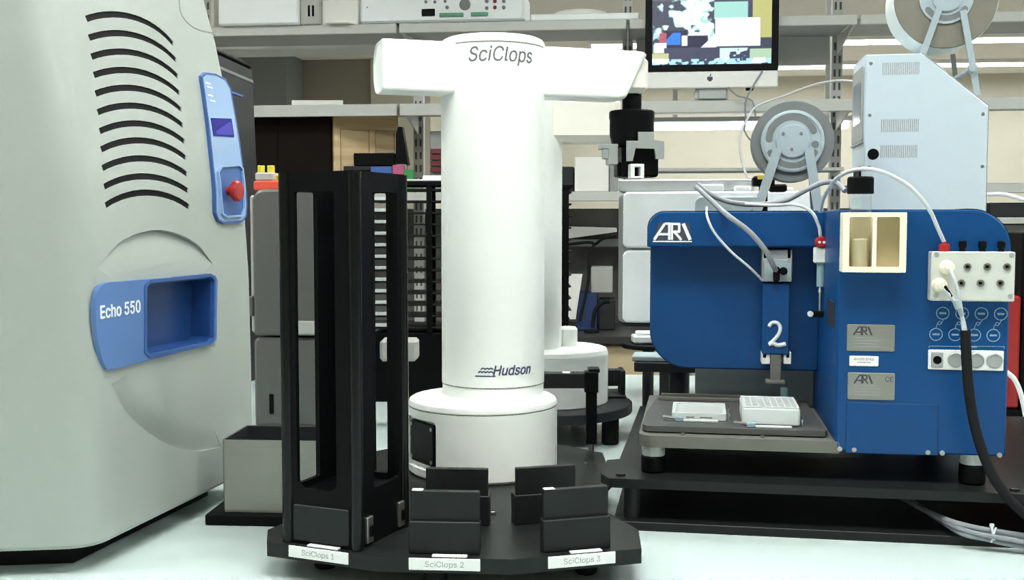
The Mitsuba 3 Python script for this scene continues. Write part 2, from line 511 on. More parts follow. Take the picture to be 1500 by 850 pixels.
part(deck, 'board', zprism(fanpoly, DZ - 0.018, DZ), 'mat_black_plate', HUB)
for a, r_ in ((-28, 0.40), (20, 0.40), (-6, 0.43), (120, 0.15), (-120, 0.15)):
    x, y = r_ * math.sin(math.radians(a)), -r_ * math.cos(math.radians(a))
    part(deck, 'foot', cyl(x, y, 0, DZ - 0.018, 0.014, 20, 0.003), 'mat_rubber', HUB)
for x, y in ((-0.03, -0.185), (0.13, -0.02), (0.165, 0.03), (0.02, -0.27)):
    part(deck, 'screw', lathe([(0, DZ), (0.004, DZ), (0.004, DZ + 0.003), (0.0, DZ + 0.0035)], 14, (x, y, 0)), 'mat_chrome', HUB)
BR = 0.1165
ZL = 0.149
pf = HUB.sub(0, 0, 0, -57)
base_ = lathe([(0, DZ + 0.0005), (BR - 0.004, DZ + 0.0005), (BR, DZ + 0.0045), (BR, ZL - 0.001), (BR - 0.002, ZL), (0, ZL)], 128)
cutter = prism(rrect(-0.043, 0.060, 0.043, 0.136, 0.008), -0.2, -0.1045)
cutter.apply_transform(np.linalg.inv(HUB.M) @ pf.M)
part(robot, 'base', back(solid(base_) - solid(cutter)), 'mat_white', HUB, smooth=30)
part(robot, 'base_lid', lathe([(0, ZL + 0.0005), (BR - 0.001, ZL + 0.0005), (BR, ZL + 0.0015), (BR, ZL + 0.004), (BR - 0.002, ZL + 0.009), (BR - 0.006, ZL + 0.0115), (BR - 0.012, ZL + 0.0125), (0, ZL + 0.0125)], 128), 'mat_white', HUB)
ZC = ZL + 0.0125
# cooling panel at the base's side
part(robot, 'fan_panel', bprism(rrect(-0.037, 0.066, 0.037, 0.130, 0.005), -0.1095, -0.1047, 0.002), 'mat_black', pf, 'black square fan panel')
for sx in (-1, 1):
    for z in (0.073, 0.123):
        part(robot, 'panel_screw', ycyl(sx * 0.031, z, -0.1108, -0.1095, 0.003, 12), 'mat_steel', pf)
# column
OX, OY, CR = 0.0155, 0.032, 0.0815
COL = HUB.sub(OX, OY, 0)
ZT = float(COL.at(722, 47, -CR + 0.01)[2])
part(robot, 'column', lathe([(0, ZC), (CR - 0.001, ZC), (CR - 0.001, ZC + 0.0165), (CR - 0.002, ZC + 0.017), (CR - 0.002, ZC + 0.0178), (CR, ZC + 0.0185), (CR, ZT - 0.016), (CR - 0.001, ZT - 0.0155), (CR - 0.001, ZT - 0.0148), (CR, ZT - 0.014), (CR, ZT - 0.008), (CR - 0.003, ZT - 0.003), (CR - 0.009, ZT), (0, ZT)], 128), 'mat_white', COL, smooth=40)

for z in (ZC + 0.0176, ZT - 0.0151):
    part(robot, 'seam_ring', lathe([(CR - 0.003, z - 0.0005), (CR + 0.00015, z - 0.0005), (CR + 0.00015, z + 0.0005), (CR - 0.003, z + 0.0005)], 96), 'mat_seam', COL)
part(robot, 'seam_ring', lathe([(BR - 0.003, ZL - 0.0004), (BR - 0.0002, ZL - 0.0004), (BR - 0.0002, ZL + 0.0007), (BR - 0.003, ZL + 0.0007)], 96), 'mat_seam', HUB)


def wrap(m, r):
    """text in x,z around the column's near side"""
    m = m.copy()
    m = m.subdivide_to_size(0.006)
    v = m.vertices.copy()
    a = v[:, 0] / r
    d = r - v[:, 1]
    m.vertices = np.c_[d * np.sin(a), -d * np.cos(a), v[:, 2]]
    return m


def col_arc(px, py):
    """arc length and height on the column's face under a pixel"""
    d, e = COL.R.T @ ray(px, py), COL.loc(EYE)
    A, B, C = d[0] ** 2 + d[1] ** 2, e[0] * d[0] + e[1] * d[1], e[0] ** 2 + e[1] ** 2 - CR ** 2
    s = (-B - math.sqrt(B * B - A * C)) / A
    p = e + d * s
    return math.atan2(p[0], -p[1]) * CR, p[2]


def fit_col(text, p0, p1, hpx, **kw):
    (a0, z0), (a1, z1) = col_arc(*p0), col_arc(*p1)
    m = ytext(text, 0, 0, 0.02, 0, 0.0006, **kw)
    w = m.bounds[1][0] - m.bounds[0][0]
    m.apply_translation([-m.bounds[0][0], 0, 0])
    hz = hpx * 1.65 / FOCAL
    m.vertices[:, 0] *= (a1 - a0) / w
    m.vertices[:, 2] *= hz / 0.02
    m.apply_translation([a0, -0.0002, z0])
    return wrap(m, CR)


part(robot, 'lettering', fit_col('SciClops', (687, 90), (779, 95), 21, slant=0.2), 'mat_text_grey', COL, 'thin grey italic lettering')
part(robot, 'lettering', fit_col('Hudson', (722, 550), (777, 548), 14, slant=0.25, bold=True), 'mat_logo', COL, 'dark italic lettering')
lg = []
for k, (dx, n_) in enumerate(((0, 4), (4, 4), (8, 3))):
    a0, z0 = col_arc(697 + dx, 551 - 5 * k)
    a1, _ = col_arc(722 + (3 if k == 0 else 0), 551 - 5 * k)
    xs = np.linspace(a0, a1, n_ * 6 + 1)
    zs = z0 + (0 if k == 0 else 1) * 0.0016 * np.abs(np.sin(np.linspace(0, n_ * np.pi, n_ * 6 + 1)))
    lg.append(prism(LineString(np.c_[xs, zs]).buffer(0.0009), -0.0006, 0.0002))
part(robot, 'emblem', wrap(cat(lg), CR), 'mat_logo', COL, 'dark wave emblem before the lettering')

ARM = Frame(CX + OX, CY + OY, 0, 17)
ax0, ax1 = -0.182, 0.247
az0, az1 = 0.6275, 0.7060
ARW = 0.041
half = rrect(az0, -ARW, az1, ARW, (0.007, 0.007, 0.036, 0.036), 10)     # section (z, y)
sec = np.array(half.exterior.coords)[:-1]


def arm_loft(stations):
    """stations: (x at the bottom, x at the top, scale)"""
    rings = []
    zc = (az0 + az1) / 2
    for xb, xt, s in stations:
        z = zc + (sec[:, 0] - zc) * s
        y = sec[:, 1] * s
        x = xb + (xt - xb) * np.clip((sec[:, 0] - az0) / (az1 - az0), 0, 1)
        rings.append(np.c_[x, y, z])
    n = len(sec)
    v = np.vstack(rings + [rings[0].mean(0)[None], rings[-1].mean(0)[None]])
    f = []
    for i in range(len(rings) - 1):
        for j in range(n):
            k = (j + 1) % n
            f += [[i * n + j, (i + 1) * n + j, (i + 1) * n + k], [i * n + j, (i + 1) * n + k, i * n + k]]
    m = len(rings)
    for j in range(n):
        k = (j + 1) % n
        f += [[m * n, j, k], [m * n + 1, (m - 1) * n + k, (m - 1) * n + j]]
    me = trimesh.Trimesh(v, f, process=False)
    me.fix_normals()
    return me


part(robot, 'arm', arm_loft([(ax0 + 0.003, ax0 + 0.003, 0.93), (ax0, ax0, 0.97), (ax0 + 0.003, ax0 + 0.003, 1.0), (ax1 - 0.050, ax1 - 0.018, 1.0), (ax1 - 0.040, ax1 - 0.006, 0.97), (ax1 - 0.036, ax1, 0.9)]), 'mat_white', ARM, smooth=40)
part(robot, 'arm_nose', bx(0.19, ax1 + 0.008, -0.03, 0.034, 0.641, 0.700, 0.008), 'mat_cream_white', ARM)
wx = 0.2365
part(robot, 'wrist_shaft', cyl(wx, 0, 0.608, 0.645, 0.0158, 32), 'mat_black', ARM)
part(robot, 'wrist_drum', lathe([(0, 0.556), (0.031, 0.556), (0.033, 0.562), (0.036, 0.575), (0.036, 0.600), (0.037, 0.602), (0.037, 0.612), (0.035, 0.614), (0, 0.614)], 48, (wx, 0, 0)), 'mat_black', ARM)
g = Frame(*ARM.w([wx, 0, 0]), 4)
part(robot, 'gripper_body', cat([bx(-0.020, 0.040, -0.024, 0.03, 0.506, 0.557, 0.003), bx(-0.026, -0.016, -0.015, 0.02, 0.507, 0.53, 0.002)]), 'mat_black', g)
gy = -0.045
q = lambda x, y: g.xz(x, y, gy)
fpoly = Polygon([q(918, 206), q(935, 206), q(935, 193), q(958, 193), q(958, 205), q(973, 207), q(973, 233), q(961, 233), q(959, 218), q(931, 217), q(927, 236), q(918, 236)])
part(robot, 'gripper_bracket', prism(fpoly, gy, gy + 0.006), 'mat_alu', g, 'grey stepped bracket plate')
lb = [q(882, 210), q(905, 259)]
part(robot, 'gripper_jaw', cat([bx(lb[0][0], lb[1][0], gy + 0.01, gy + 0.045, lb[0][1] - 0.008, lb[0][1], 0.001), bx(lb[0][0] + 0.012, lb[1][0] + 0.002, gy + 0.01, gy + 0.04, lb[1][1] + 0.02, lb[0][1], 0.001), bx(lb[0][0] + 0.004, lb[0][0] + 0.014, gy + 0.012, gy + 0.03, lb[0][1] - 0.024, lb[0][1], 0.001)]), 'mat_alu', g)
a, b = q(923, 240), q(943, 262)
part(robot, 'gripper_tag', cat([bx(a[0], a[0] + 0.007, gy - 0.004, gy + 0.02, b[1], a[1], 0.001), bx(b[0] - 0.006, b[0], gy - 0.004, gy + 0.02, b[1], a[1], 0.001), bx(a[0], b[0], gy - 0.004, gy + 0.02, a[1] - 0.005, a[1], 0.001), bx(a[0], b[0], gy - 0.004, gy + 0.02, b[1], b[1] + 0.004, 0.001)]), 'mat_tag', g, 'small white frame')

# labels on the deck's edge
for k, (a, n_) in enumerate(((-23, 1), (-4, 2), (15.5, 3))):
    f = Frame(CX, CY, 0, a)
    tg = part(deck, 'label_strip', bx(-0.0415 + 0.004 * (k - 1), 0.0415 + 0.004 * (k - 1), -AP - 0.0015, -AP + 0.0005, DZ - 0.0145, DZ - 0.0005, 0.0004), 'mat_tag', f, f'white label strip ending in the figure {n_}')
    part(tg, 'lettering', ytext(f'SciClops {n_}', 0.004 * (k - 1), DZ - 0.0105, 0.0066, -AP - 0.0015, 0.0003, center=True), 'mat_ink_soft', f)
    part(deck, 'clip_strip', bx(-0.018 + 0.006 * k - 0.003, 0.022 + 0.004 * k, -AP + 0.0005, -AP + 0.0085, DZ, DZ + 0.0022, 0.0005), 'mat_tape', f, 'narrow silvery strip')

# ------------------------------------------------------------------ plate tower (hotel) on the deck
f = RAD['tower']
hxl, hx, ya, yb, zt = 0.0565, 0.0455, -0.453, -0.335, 0.4915
th = 0.006
slot = rrect(f.x(433, ya, 500), 0.112, f.x(491, ya, 500), 0.4685, (0.012, 0.012, 0.004, 0.004))
tw = thing('plate_tower', 'tall black open-sided plate stacker tower behind the label strip numbered 1', 'plate stacker')
wallp = rrect(-hxl, DZ, hx, zt, 0.002)
sd = (yb - ya) / 2
sidep = rrect(-sd, DZ, sd, zt, 0.002)
sslot = rrect(-0.036, 0.112, 0.030, 0.4685, 0.012)
part(tw, 'front_wall', prism(wallp.difference(slot), ya, ya + th), 'mat_black', f)
part(tw, 'back_wall', prism(wallp.difference(rrect(f.x(550, yb, 500), 0.112, f.x(570, yb, 500), 0.4685, 0.003)), yb - th, yb), 'mat_black', f)


def on_side(px, lx):
    """local y where the pixel's ray meets the plane x = lx"""
    d, e = f.R.T @ ray(px, 500), f.loc(EYE)
    return float((e + d * (lx - e[0]) / d[0])[1]) - (ya + yb) / 2


for lx, pa, pb in ((hx, 546, 583), (-hxl, 431, 461)):
    ss = rrect(max(on_side(pa, lx), -sd + 0.008), 0.112, min(on_side(pb, lx), sd - 0.008), 0.4685, 0.003)
    part(tw, 'side_wall', prism(sidep.difference(ss), -th, 0), 'mat_black', f.sub(lx - (th if lx > 0 else 0), (ya + yb) / 2, 0, 90))
for sx in (-1, 1):
    for y in (ya, yb):
        part(tw, 'corner_post', cyl((hx - 0.003 if sx > 0 else -hxl + 0.003), y + (0.003 if y == ya else -0.003), DZ, zt - 0.001, 0.0075, 20), 'mat_black_gloss', f)
part(tw, 'plate_seat', bx(-hxl + 0.004, hx - 0.004, ya + 0.004, yb - 0.004, DZ, 0.104, 0.002), 'mat_black', f)
part(tw, 'base_panel', bprism(rrect(-0.044, DZ + 0.004, 0.034, 0.093, 0.003), ya - 0.0025, ya + 0.002, 0.001), 'mat_black_plate', f)
for y in (-0.430, -0.352):
    lt = part(tw, 'latch', bx(hx - 0.001, hx + 0.0035, y - 0.007, y + 0.007, DZ + 0.004, DZ + 0.036, 0.001), 'mat_steel', f, 'small steel latch')
    part(lt, 'keeper', bx(hx + 0.0034, hx + 0.006, y - 0.003, y + 0.003, DZ + 0.012, DZ + 0.026, 0.001), 'mat_black', f)

# ------------------------------------------------------------------ two plate nests on the deck
for key, lab, cxl in (('two', 'black plate nest behind the label strip numbered 2, next to the tall tower', -0.002), ('three', 'black plate nest behind the label strip numbered 3, at the deck corner by the riser', 0.003)):
    f = RAD[key]
    nt = thing('plate_nest', lab, 'plate nest')
    hw = 0.0418
    part(nt, 'front_bracket', cat([bx(cxl - hw, cxl + hw, -0.449, -0.434, DZ, 0.0835, 0.001), bx(cxl - hw + 0.002, cxl + hw - 0.001, -0.443, -0.435, DZ, 0.1185, 0.001)]), 'mat_black_plate', f)
    part(nt, 'back_bracket', cat([bx(cxl - hw + 0.002, cxl + hw - 0.002, -0.325, -0.317, DZ, 0.1185, 0.001), bx(cxl - hw, cxl + hw, -0.326, -0.306, DZ, 0.0835, 0.001)]), 'mat_black_plate', f)
    part(nt, 'sticker', bx(cxl - hw + 0.003, cxl - hw + 0.016, -0.4435, -0.4345, 0.1184, 0.1192, 0), 'mat_tag', f, 'small white sticker')

# ------------------------------------------------------------------ black gantry bracket behind the robot's base
gt = thing('gantry_bracket', 'black square-bar gantry standing on the deck behind the white base', 'bracket')
p = W.at(866, 664, 1.85)
GX, GY = p[0], 1.838
zt_ = W.z(544, GY, 866)
part(gt, 'post', cat([bx(GX - 0.010, GX + 0.008, GY - 0.009, GY + 0.009, DZ + 0.012, zt_ - 0.004, 0.001), bx(GX - 0.013, GX + 0.010, GY - 0.012, GY + 0.012, zt_ - 0.035, zt_, 0.001)]), 'mat_black', W)
part(gt, 'crossbar', bx(GX - 0.25, GX - 0.010, GY - 0.009, GY + 0.02, zt_ - 0.028, zt_ - 0.003, 0.001), 'mat_black_plate', W)
part(gt, 'pin', cyl(GX - 0.001, GY, DZ, DZ + 0.016, 0.005, 16), 'mat_chrome', W, 'chrome foot pin')
part(gt, 'sensor_block', bx(GX - 0.006, GX + 0.013, GY - 0.005, GY + 0.03, zt_ - 0.002, zt_ + 0.004, 0.001), 'mat_black', W)
part(gt, 'sticker', bx(GX - 0.05, GX - 0.037, GY - 0.004, GY + 0.012, zt_ - 0.003, zt_ - 0.0022, 0), 'mat_tag', W, 'small white sticker')

# ------------------------------------------------------------------ rear robot
RX_, RY_ = W.x(800, 2.2, 520), 2.2
R2 = Frame(RX_, RY_, 0, 0)
r2 = thing('plate_robot', 'smaller white robot half hidden behind the tall column, on a dark round deck', 'robot')
zb2, zt2 = 0.072, W.z(508, 2.2, 800)
part(r2, 'deck', lathe([(0, 0.052), (0.172, 0.052), (0.174, 0.054), (0.174, zb2 - 0.002), (0.172, zb2), (0, zb2)], 64), 'mat_charcoal', R2)
for a in (-35, 60, 150, 240):
    part(r2, 'foot', cyl(0.15 * math.cos(math.radians(a)), 0.15 * math.sin(math.radians(a)), 0, 0.052, 0.017, 20, 0.003), 'mat_rubber', R2)
part(r2, 'base', lathe([(0, zb2), (0.123, zb2), (0.125, zb2 + 0.002), (0.125, zt2 - 0.012), (0.124, zt2 - 0.011), (0.125, zt2 - 0.01), (0.122, zt2 - 0.002), (0.117, zt2), (0, zt2)], 96), 'mat_white', R2)
c2x = R2.x(770, 0, 400)
part(r2, 'column', lathe([(0, zt2), (0.071, zt2), (0.073, zt2 + 0.01), (0.073, 0.70), (0, 0.70)], 64, (c2x, 0, 0)), 'mat_white', R2)
c3x = R2.x(833, 0.0, 490)
part(r2, 'motor_cover', lathe([(0, zt2), (0.019, zt2), (0.019, zt2 + 0.034), (0.015, zt2 + 0.039), (0, zt2 + 0.039)], 40, (c3x, 0.02, 0)), 'mat_white', R2)
zq0, zq1 = R2.z(207, -0.05, 860), R2.z(140, -0.05, 860)
part(r2, 'arm', bx(c2x, R2.x(906, 0, 180), -0.05, 0.05, zq0, zq1, 0.012), 'mat_cream_white', R2)
part(r2, 'nest_arm', cat([bx(0.10, 0.165, 0.02, 0.12, zb2, zb2 + 0.006, 0.001), bx(0.12, 0.165, 0.06, 0.08, zb2 + 0.02, zb2 + 0.055, 0.002), bx(0.155, 0.165, 0.04, 0.10, zb2, zb2 + 0.055, 0.001)]), 'mat_charcoal', R2)

# ------------------------------------------------------------------ acoustic dispenser (large pale grey instrument with slots)
EC = Frame(*W.atz(137, 806, 0.032), 0)
EC = Frame(EC.o[0], EC.o[1], 0, 77.7)        # local x runs along the slotted face, y goes into the body
EL, ETOP = 0.0, 0.90
OFF = [(0.0, 0.0), (0.20, 0.0), (0.345, 0.002), (0.42, 0.006), (0.487, 0.011), (0.58, 0.026), (0.65, 0.040), (0.718, 0.054), (0.79, 0.074), (0.90, 0.11)]


def off(z):
    return np.interp(z, [a for a, _ in OFF], [b for _, b in OFF])


def face_uv(px, py):
    """(x, z) on the slotted face under a pixel"""
    y = 0.0
    for _ in range(30):
        p = EC.at(px, py, y)
        y = 0.5 * y + 0.5 * float(off(p[2]))
    p = EC.at(px, py, y)
    return float(p[0]), float(p[2])


def bend(mesh, size=0.02):
    """lays a thing built on the plane y = 0 onto the curved face"""
    m = back(solid(mesh).refine_to_length(size))
    v = m.vertices.copy()
    v[:, 1] += off(v[:, 2])
    m.vertices = v
    return m


EL = face_uv(372.5, 600)[0]


def echo_ring(z, inset=0.0):
    base = Polygon([(0, 0), (EL, 0), (EL, 0.55), (0.09, 0.55)])
    o = float(off(z))
    pts = [(inset, o + inset), (EL - inset, o + inset), (EL - inset, 0.55 - inset), (inset - 0.19, 0.55 - inset)]
    rad = [0.045, 0.012, 0.04, 0.04]
    out = []
    n = len(pts)
    for i in range(n):
        p, a, b = np.array(pts[i]), np.array(pts[i - 1]), np.array(pts[(i + 1) % n])
        u, w = (a - p) / np.linalg.norm(a - p), (b - p) / np.linalg.norm(b - p)
        r = rad[i]
        ang = math.acos(np.clip(u @ w, -1, 1))
        d = r / math.tan(ang / 2)
        c = p + (u + w) / np.linalg.norm(u + w) * r / math.sin(ang / 2)
        s, e = p + u * d - c, p + w * d - c
        a0, a1 = math.atan2(s[1], s[0]), math.atan2(e[1], e[0])
        dlt = (a1 - a0 + math.pi) % (2 * math.pi) - math.pi
        for t in np.linspace(0, 1, 11):
            out.append((c[0] + r * math.cos(a0 + dlt * t), c[1] + r * math.sin(a0 + dlt * t)))
    return np.array(out)


def loft(rings):
    n = len(rings[0])
    v = np.vstack(rings + [rings[0].mean(0)[None], rings[-1].mean(0)[None]])
    f = []
    for i in range(len(rings) - 1):
        for j in range(n):
            k = (j + 1) % n
            f += [[i * n + j, i * n + k, (i + 1) * n + k], [i * n + j, (i + 1) * n + k, (i + 1) * n + j]]
    m = len(rings)
    for j in range(n):
        k = (j + 1) % n
        f += [[m * n, k, j], [m * n + 1, (m - 1) * n + j, (m - 1) * n + k]]
    me = trimesh.Trimesh(v, f, process=False)
    me.fix_normals()
    return me


EB = 0.032
rings = [np.c_[echo_ring(EB, 0.006), np.full(44, EB)], np.c_[echo_ring(EB + 0.006), np.full(44, EB + 0.006)]]
for z in list(np.linspace(0.1, 0.86, 33)):
    rings.append(np.c_[echo_ring(z), np.full(44, z)])
for z, i in ((0.88, 0.006), (0.892, 0.016), (0.90, 0.03)):
    rings.append(np.c_[echo_ring(z, i), np.full(44, z)])
body = loft(rings)


def arc3(p, q_, r_, n=16):
    """circle through three points"""
    (x1, y1), (x2, y2), (x3, y3) = p, q_, r_
    A = np.array([[x2 - x1, y2 - y1], [x3 - x1, y3 - y1]])
    B = 0.5 * np.array([x2 * x2 - x1 * x1 + y2 * y2 - y1 * y1, x3 * x3 - x1 * x1 + y3 * y3 - y1 * y1])
    c = np.linalg.solve(A, B)
    R = math.hypot(x1 - c[0], y1 - c[1])
    a = [math.atan2(y - c[1], x - c[0]) for x, y in (p, q_, r_)]
    a = np.unwrap(a)
    t = np.linspace(a[0], a[2], n)
    return [(c[0] + R * math.cos(s), c[1] + R * math.sin(s)) for s in t]


K = 1 / 1.977
SL = [((250, 55), (375, 47), (502, 128)), ((258, 110), (375, 99), (510, 175)), ((265, 165), (382, 152), (515, 222)), ((272, 218), (388, 205), (520, 270)), ((277, 272), (395, 256), (525, 318)),
      ((283, 326), (400, 307), (530, 364)), ((289, 381), (406, 358), (535, 411)), ((293, 434), (412, 407), (539, 458)), ((297, 488), (417, 459), (542, 505)), ((302, 542), (422, 511), (545, 553)), ((306, 596), (428, 558), (548, 600))]
slots_uv = []
for a, b, c in SL:
    arc = arc3(*[(x * K, y * K) for x, y in (a, b, c)])
    slots_uv.append([face_uv(*p) for p in arc])
cut = []
for uv_ in slots_uv:
    p = prism(LineString(uv_).buffer(0.0041, cap_style=2), -0.02, 0.014)
    cut.append(solid(bend(p, 0.05)))
pan = [face_uv(*p) for p in ((207, 420), (213, 413), (302, 404), (308, 409), (308, 496), (302, 502), (214, 521), (208, 515))]
recess = Polygon(pan)
cut.append(solid(prism(recess, -0.02, 0.045)))


def crescent(arc_px, centre_px, inner, depth):
    """a cutter along an arc of the face: a hollow deepest at the arc itself, running out towards its inner side and the arc's ends"""
    outer_ = spline([face_uv(*p) for p in arc_px], 8)
    c = np.array(face_uv(*centre_px))
    n, v, f = len(outer_), [], []
    for i, p in enumerate(outer_):
        q_ = c + (p - c) * inner
        w = math.sin(math.pi * (0.02 + 0.96 * i / (n - 1))) ** 0.9
        for (u, z), y in ((q_, -0.03), (q_, -0.0006), (0.5 * (p + q_), depth * w * 0.3), (p, depth * w), (p, -0.03)):
            v.append((u, float(off(z)) + y, z))
    for i in range(n - 1):
        for j in range(5):
            k_ = (j + 1) % 5
            f += [[i * 5 + j, i * 5 + k_, i * 5 + 5 + k_], [i * 5 + j, i * 5 + 5 + k_, i * 5 + 5 + j]]
    e = (n - 1) * 5
    f += [[0, 2, 1], [0, 3, 2], [0, 4, 3], [e, e + 1, e + 2], [e, e + 2, e + 3], [e, e + 3, e + 4]]
    me = trimesh.Trimesh(v, f, process=True)
    me.fix_normals()
    return solid(me)


cut.append(crescent(((143, 392), (180, 352), (235, 337), (285, 355), (311, 386)), (238, 470), 0.60, 0.0085))
cut.append(crescent(((163, 563), (190, 610), (240, 648), (285, 661), (324, 655)), (262, 500), 0.70, 0.0100))
man = solid(body)
for c in cut:
    man = man - c
echo = thing('liquid_handler', 'large pale grey liquid handler with curved black vents, blue panel with white lettering', 'lab instrument')
part(echo, 'body', back(man), 'mat_echo', EC, smooth=25)
for uv_ in slots_uv:
    part(echo, 'vent_slot', bend(prism(LineString(uv_).buffer(0.0040, cap_style=2), 0.002, 0.0125), 0.05), 'mat_black', EC)
part(echo, 'plinth', zprism(Polygon(echo_ring(0.0)).buffer(-0.055), 0.0, EB + 0.004), 'mat_rubber', EC)
# handle panel
edge = [(141, 419), (150, 414), (303, 402), (310, 404), (313.5, 411), (313, 497), (309, 503), (160, 541.5), (152, 541), (147, 533), (139, 505), (134.5, 470), (134, 445), (137, 427)]
panel = Polygon([face_uv(*p) for p in edge])
hp = part(echo, 'handle_panel', prism(panel.difference(recess.buffer(0.0005)), -0.004, 0.003), 'mat_blue_light', EC, 'blue panel with a white lettering')
rim = recess.buffer(0.003).difference(recess.buffer(-0.0015))
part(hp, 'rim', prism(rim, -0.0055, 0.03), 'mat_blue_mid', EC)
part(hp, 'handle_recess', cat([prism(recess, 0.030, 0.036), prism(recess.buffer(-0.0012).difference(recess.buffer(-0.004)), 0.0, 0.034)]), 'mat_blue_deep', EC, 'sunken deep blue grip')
u0, z0 = face_uv(141, 467)
u1, z1 = face_uv(200, 457)
m = ytext('Echo 550', 0, 0, 0.02, -0.004, 0.0005, bold=True)
w_ = m.bounds[1][0] - m.bounds[0][0]
m.apply_translation([-m.bounds[0][0], 0, 0])
m.vertices[:, 0] *= (u1 - u0) / w_
m.vertices[:, 2] *= 0.0155 / 0.02
m.vertices[:, 2] += (z1 - z0) / (u1 - u0) * m.vertices[:, 0]
m.apply_translation([u0, 0, z0])
part(hp, 'lettering', m, 'mat_print', EC, 'white lettering')
# control panel
edge = [(292, 113), (297, 108), (312, 110), (326, 117), (333, 130), (357, 300), (356, 316), (350, 324), (324, 326), (316, 322), (312, 312)]
ctl = Polygon([face_uv(*p) for p in edge]).buffer(0.006).buffer(-0.006)
pk = Polygon([face_uv(*p) for p in ((313, 252), (318, 244), (344, 242), (349, 248), (352, 306), (348, 316), (325, 318), (319, 313))])
cp = part(echo, 'control_panel', bend(prism(ctl, -0.005, 0.003)), 'mat_blue_pale', EC, 'slim light blue control panel')
part(cp, 'rim', bend(prism(ctl.buffer(0.0018).difference(ctl.buffer(-0.0012)), -0.0056, 0.003)), 'mat_blue_mid', EC)
part(cp, 'pocket', bend(prism(pk, -0.0056, -0.003)), 'mat_blue_mid', EC)
part(cp, 'pocket_rim', bend(prism(pk.buffer(0.0015).difference(pk.buffer(-0.0015)), -0.009, -0.003)), 'mat_blue_pale', EC)
sc_ = Polygon([face_uv(*p) for p in ((304, 173), (334, 174), (338, 201), (308, 199))])
part(cp, 'display', bend(prism(sc_, -0.0062, -0.003)), 'mat_lcd', EC, 'dark blue display')
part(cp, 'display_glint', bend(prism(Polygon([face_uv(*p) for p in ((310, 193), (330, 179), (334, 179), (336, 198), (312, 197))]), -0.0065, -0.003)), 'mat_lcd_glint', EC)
ub, zb = face_uv(329, 280)
part(cp, 'stop_button', cat([ylathe([(0, 0), (0.007, 0), (0.007, 0.010), (0, 0.010)], ub, zb, off(zb) - 0.004, 24), ylathe([(0, 0.010), (0.013, 0.010), (0.0165, 0.013), (0.0165, 0.019), (0.0135, 0.022), (0, 0.023)], ub, zb, off(zb) - 0.004, 32)]), 'mat_red', EC, 'red mushroom stop button')
for px, py in ((300, 122), (303, 128), (304, 140), (307, 148)):
    u, z = face_uv(px, py)
    part(cp, 'icon', bend(prism(rrect(u - 0.008, z - 0.0012, u + 0.008, z + 0.0012, 0.001, 3), -0.0054, -0.003)), 'mat_print', EC)
uv_ = spline([face_uv(*p) for p in ((262, -5), (266, 22), (285, 41), (316, 50))], 8)
part(echo, 'lid_seam', bend(prism(LineString(uv_).buffer(0.0012), -0.0004, 0.004), 0.03), 'mat_seam', EC)
for px, py in ((107, 714), (95, 268)):
    u, z = face_uv(px + 45, py)
    q_ = EC.at(px, py, 0)

# ------------------------------------------------------------------ ARI plate sealer on its black riser
A = Frame(*W.atz(898, 776, 0.0), -9.6)
RU = A.z(701, 0, 893)          # top of the riser's upper board
xr1 = 0.74
rs = thing('instrument_riser', 'two-tier black riser board under the blue plate sealer', 'riser')
upper = Polygon([(A.x(892, 0, 701), 0), (xr1, 0), (xr1, 0.62), (A.x(892, 0, 701) + 0.012, 0.62), (A.x(892, 0, 701) + 0.006, 0.13), (A.x(892, 0, 701) - 0.012, 0.12), (A.x(892, 0, 701) - 0.014, 0.03)])
part(rs, 'upper_board', zprism(upper, RU - 0.013, RU), 'mat_black_plate', A)
part(rs, 'lower_board', bx(0.0, xr1, 0.0, 0.62, 0.0, 0.0125, 0.001), 'mat_black_plate', A)
for x, y in ((0.025, 0.03), (0.025, 0.58), (xr1 - 0.03, 0.03), (xr1 - 0.03, 0.58)):
    part(rs, 'pillar', cyl(x, y, 0.0125, RU - 0.013, 0.0115, 28), 'mat_charcoal', A)
for px in (909, 1487):
    part(rs, 'bolt', lathe([(0, 0), (0.007, 0), (0.006, 0.003), (0, 0.0035)], 16, (A.x(px, 0.02, 700), 0.02, RU)), 'mat_black_gloss', A)

ari = thing('plate_sealer', 'blue plate sealer with overhanging head, deck of two plates and a blue cabinet of ports', 'lab instrument')
bx0, bx1 = A.x(1223, 0.03, 660), A.x(1475, 0.03, 600)
bz0, bz1 = A.z(661, 0.03, 1223), A.z(307, 0.03, 1300)
cab = rrect(bx0, bz0, bx1, bz1, (0.001, 0.001, 0.052, 0.002), 10)
FR, BK = 0.03, 0.40
part(ari, 'cabinet', bprism(cab, FR, BK, 0.0025), 'mat_ari', A, 'blue cabinet')
part(ari, 'cabinet_edge', prism(Polygon(cab.buffer(0.001).exterior.coords).intersection(sbox(bx1 - 0.058, bz1 - 0.07, bx1 + 0.01, bz1 + 0.01)).difference(cab.buffer(-0.002)), FR + 0.004, BK), 'mat_black', A)


def axz(px, py, ly=FR):
    return A.xz(px, py, ly)


def abox(px0, py0, px1, py1, y0, y1, r=0.001):
    a_, b_ = axz(px0, py0, y0), axz(px1, py1, y0)
    return bx(a_[0], b_[0], y0, y1, b_[1], a_[1], r)


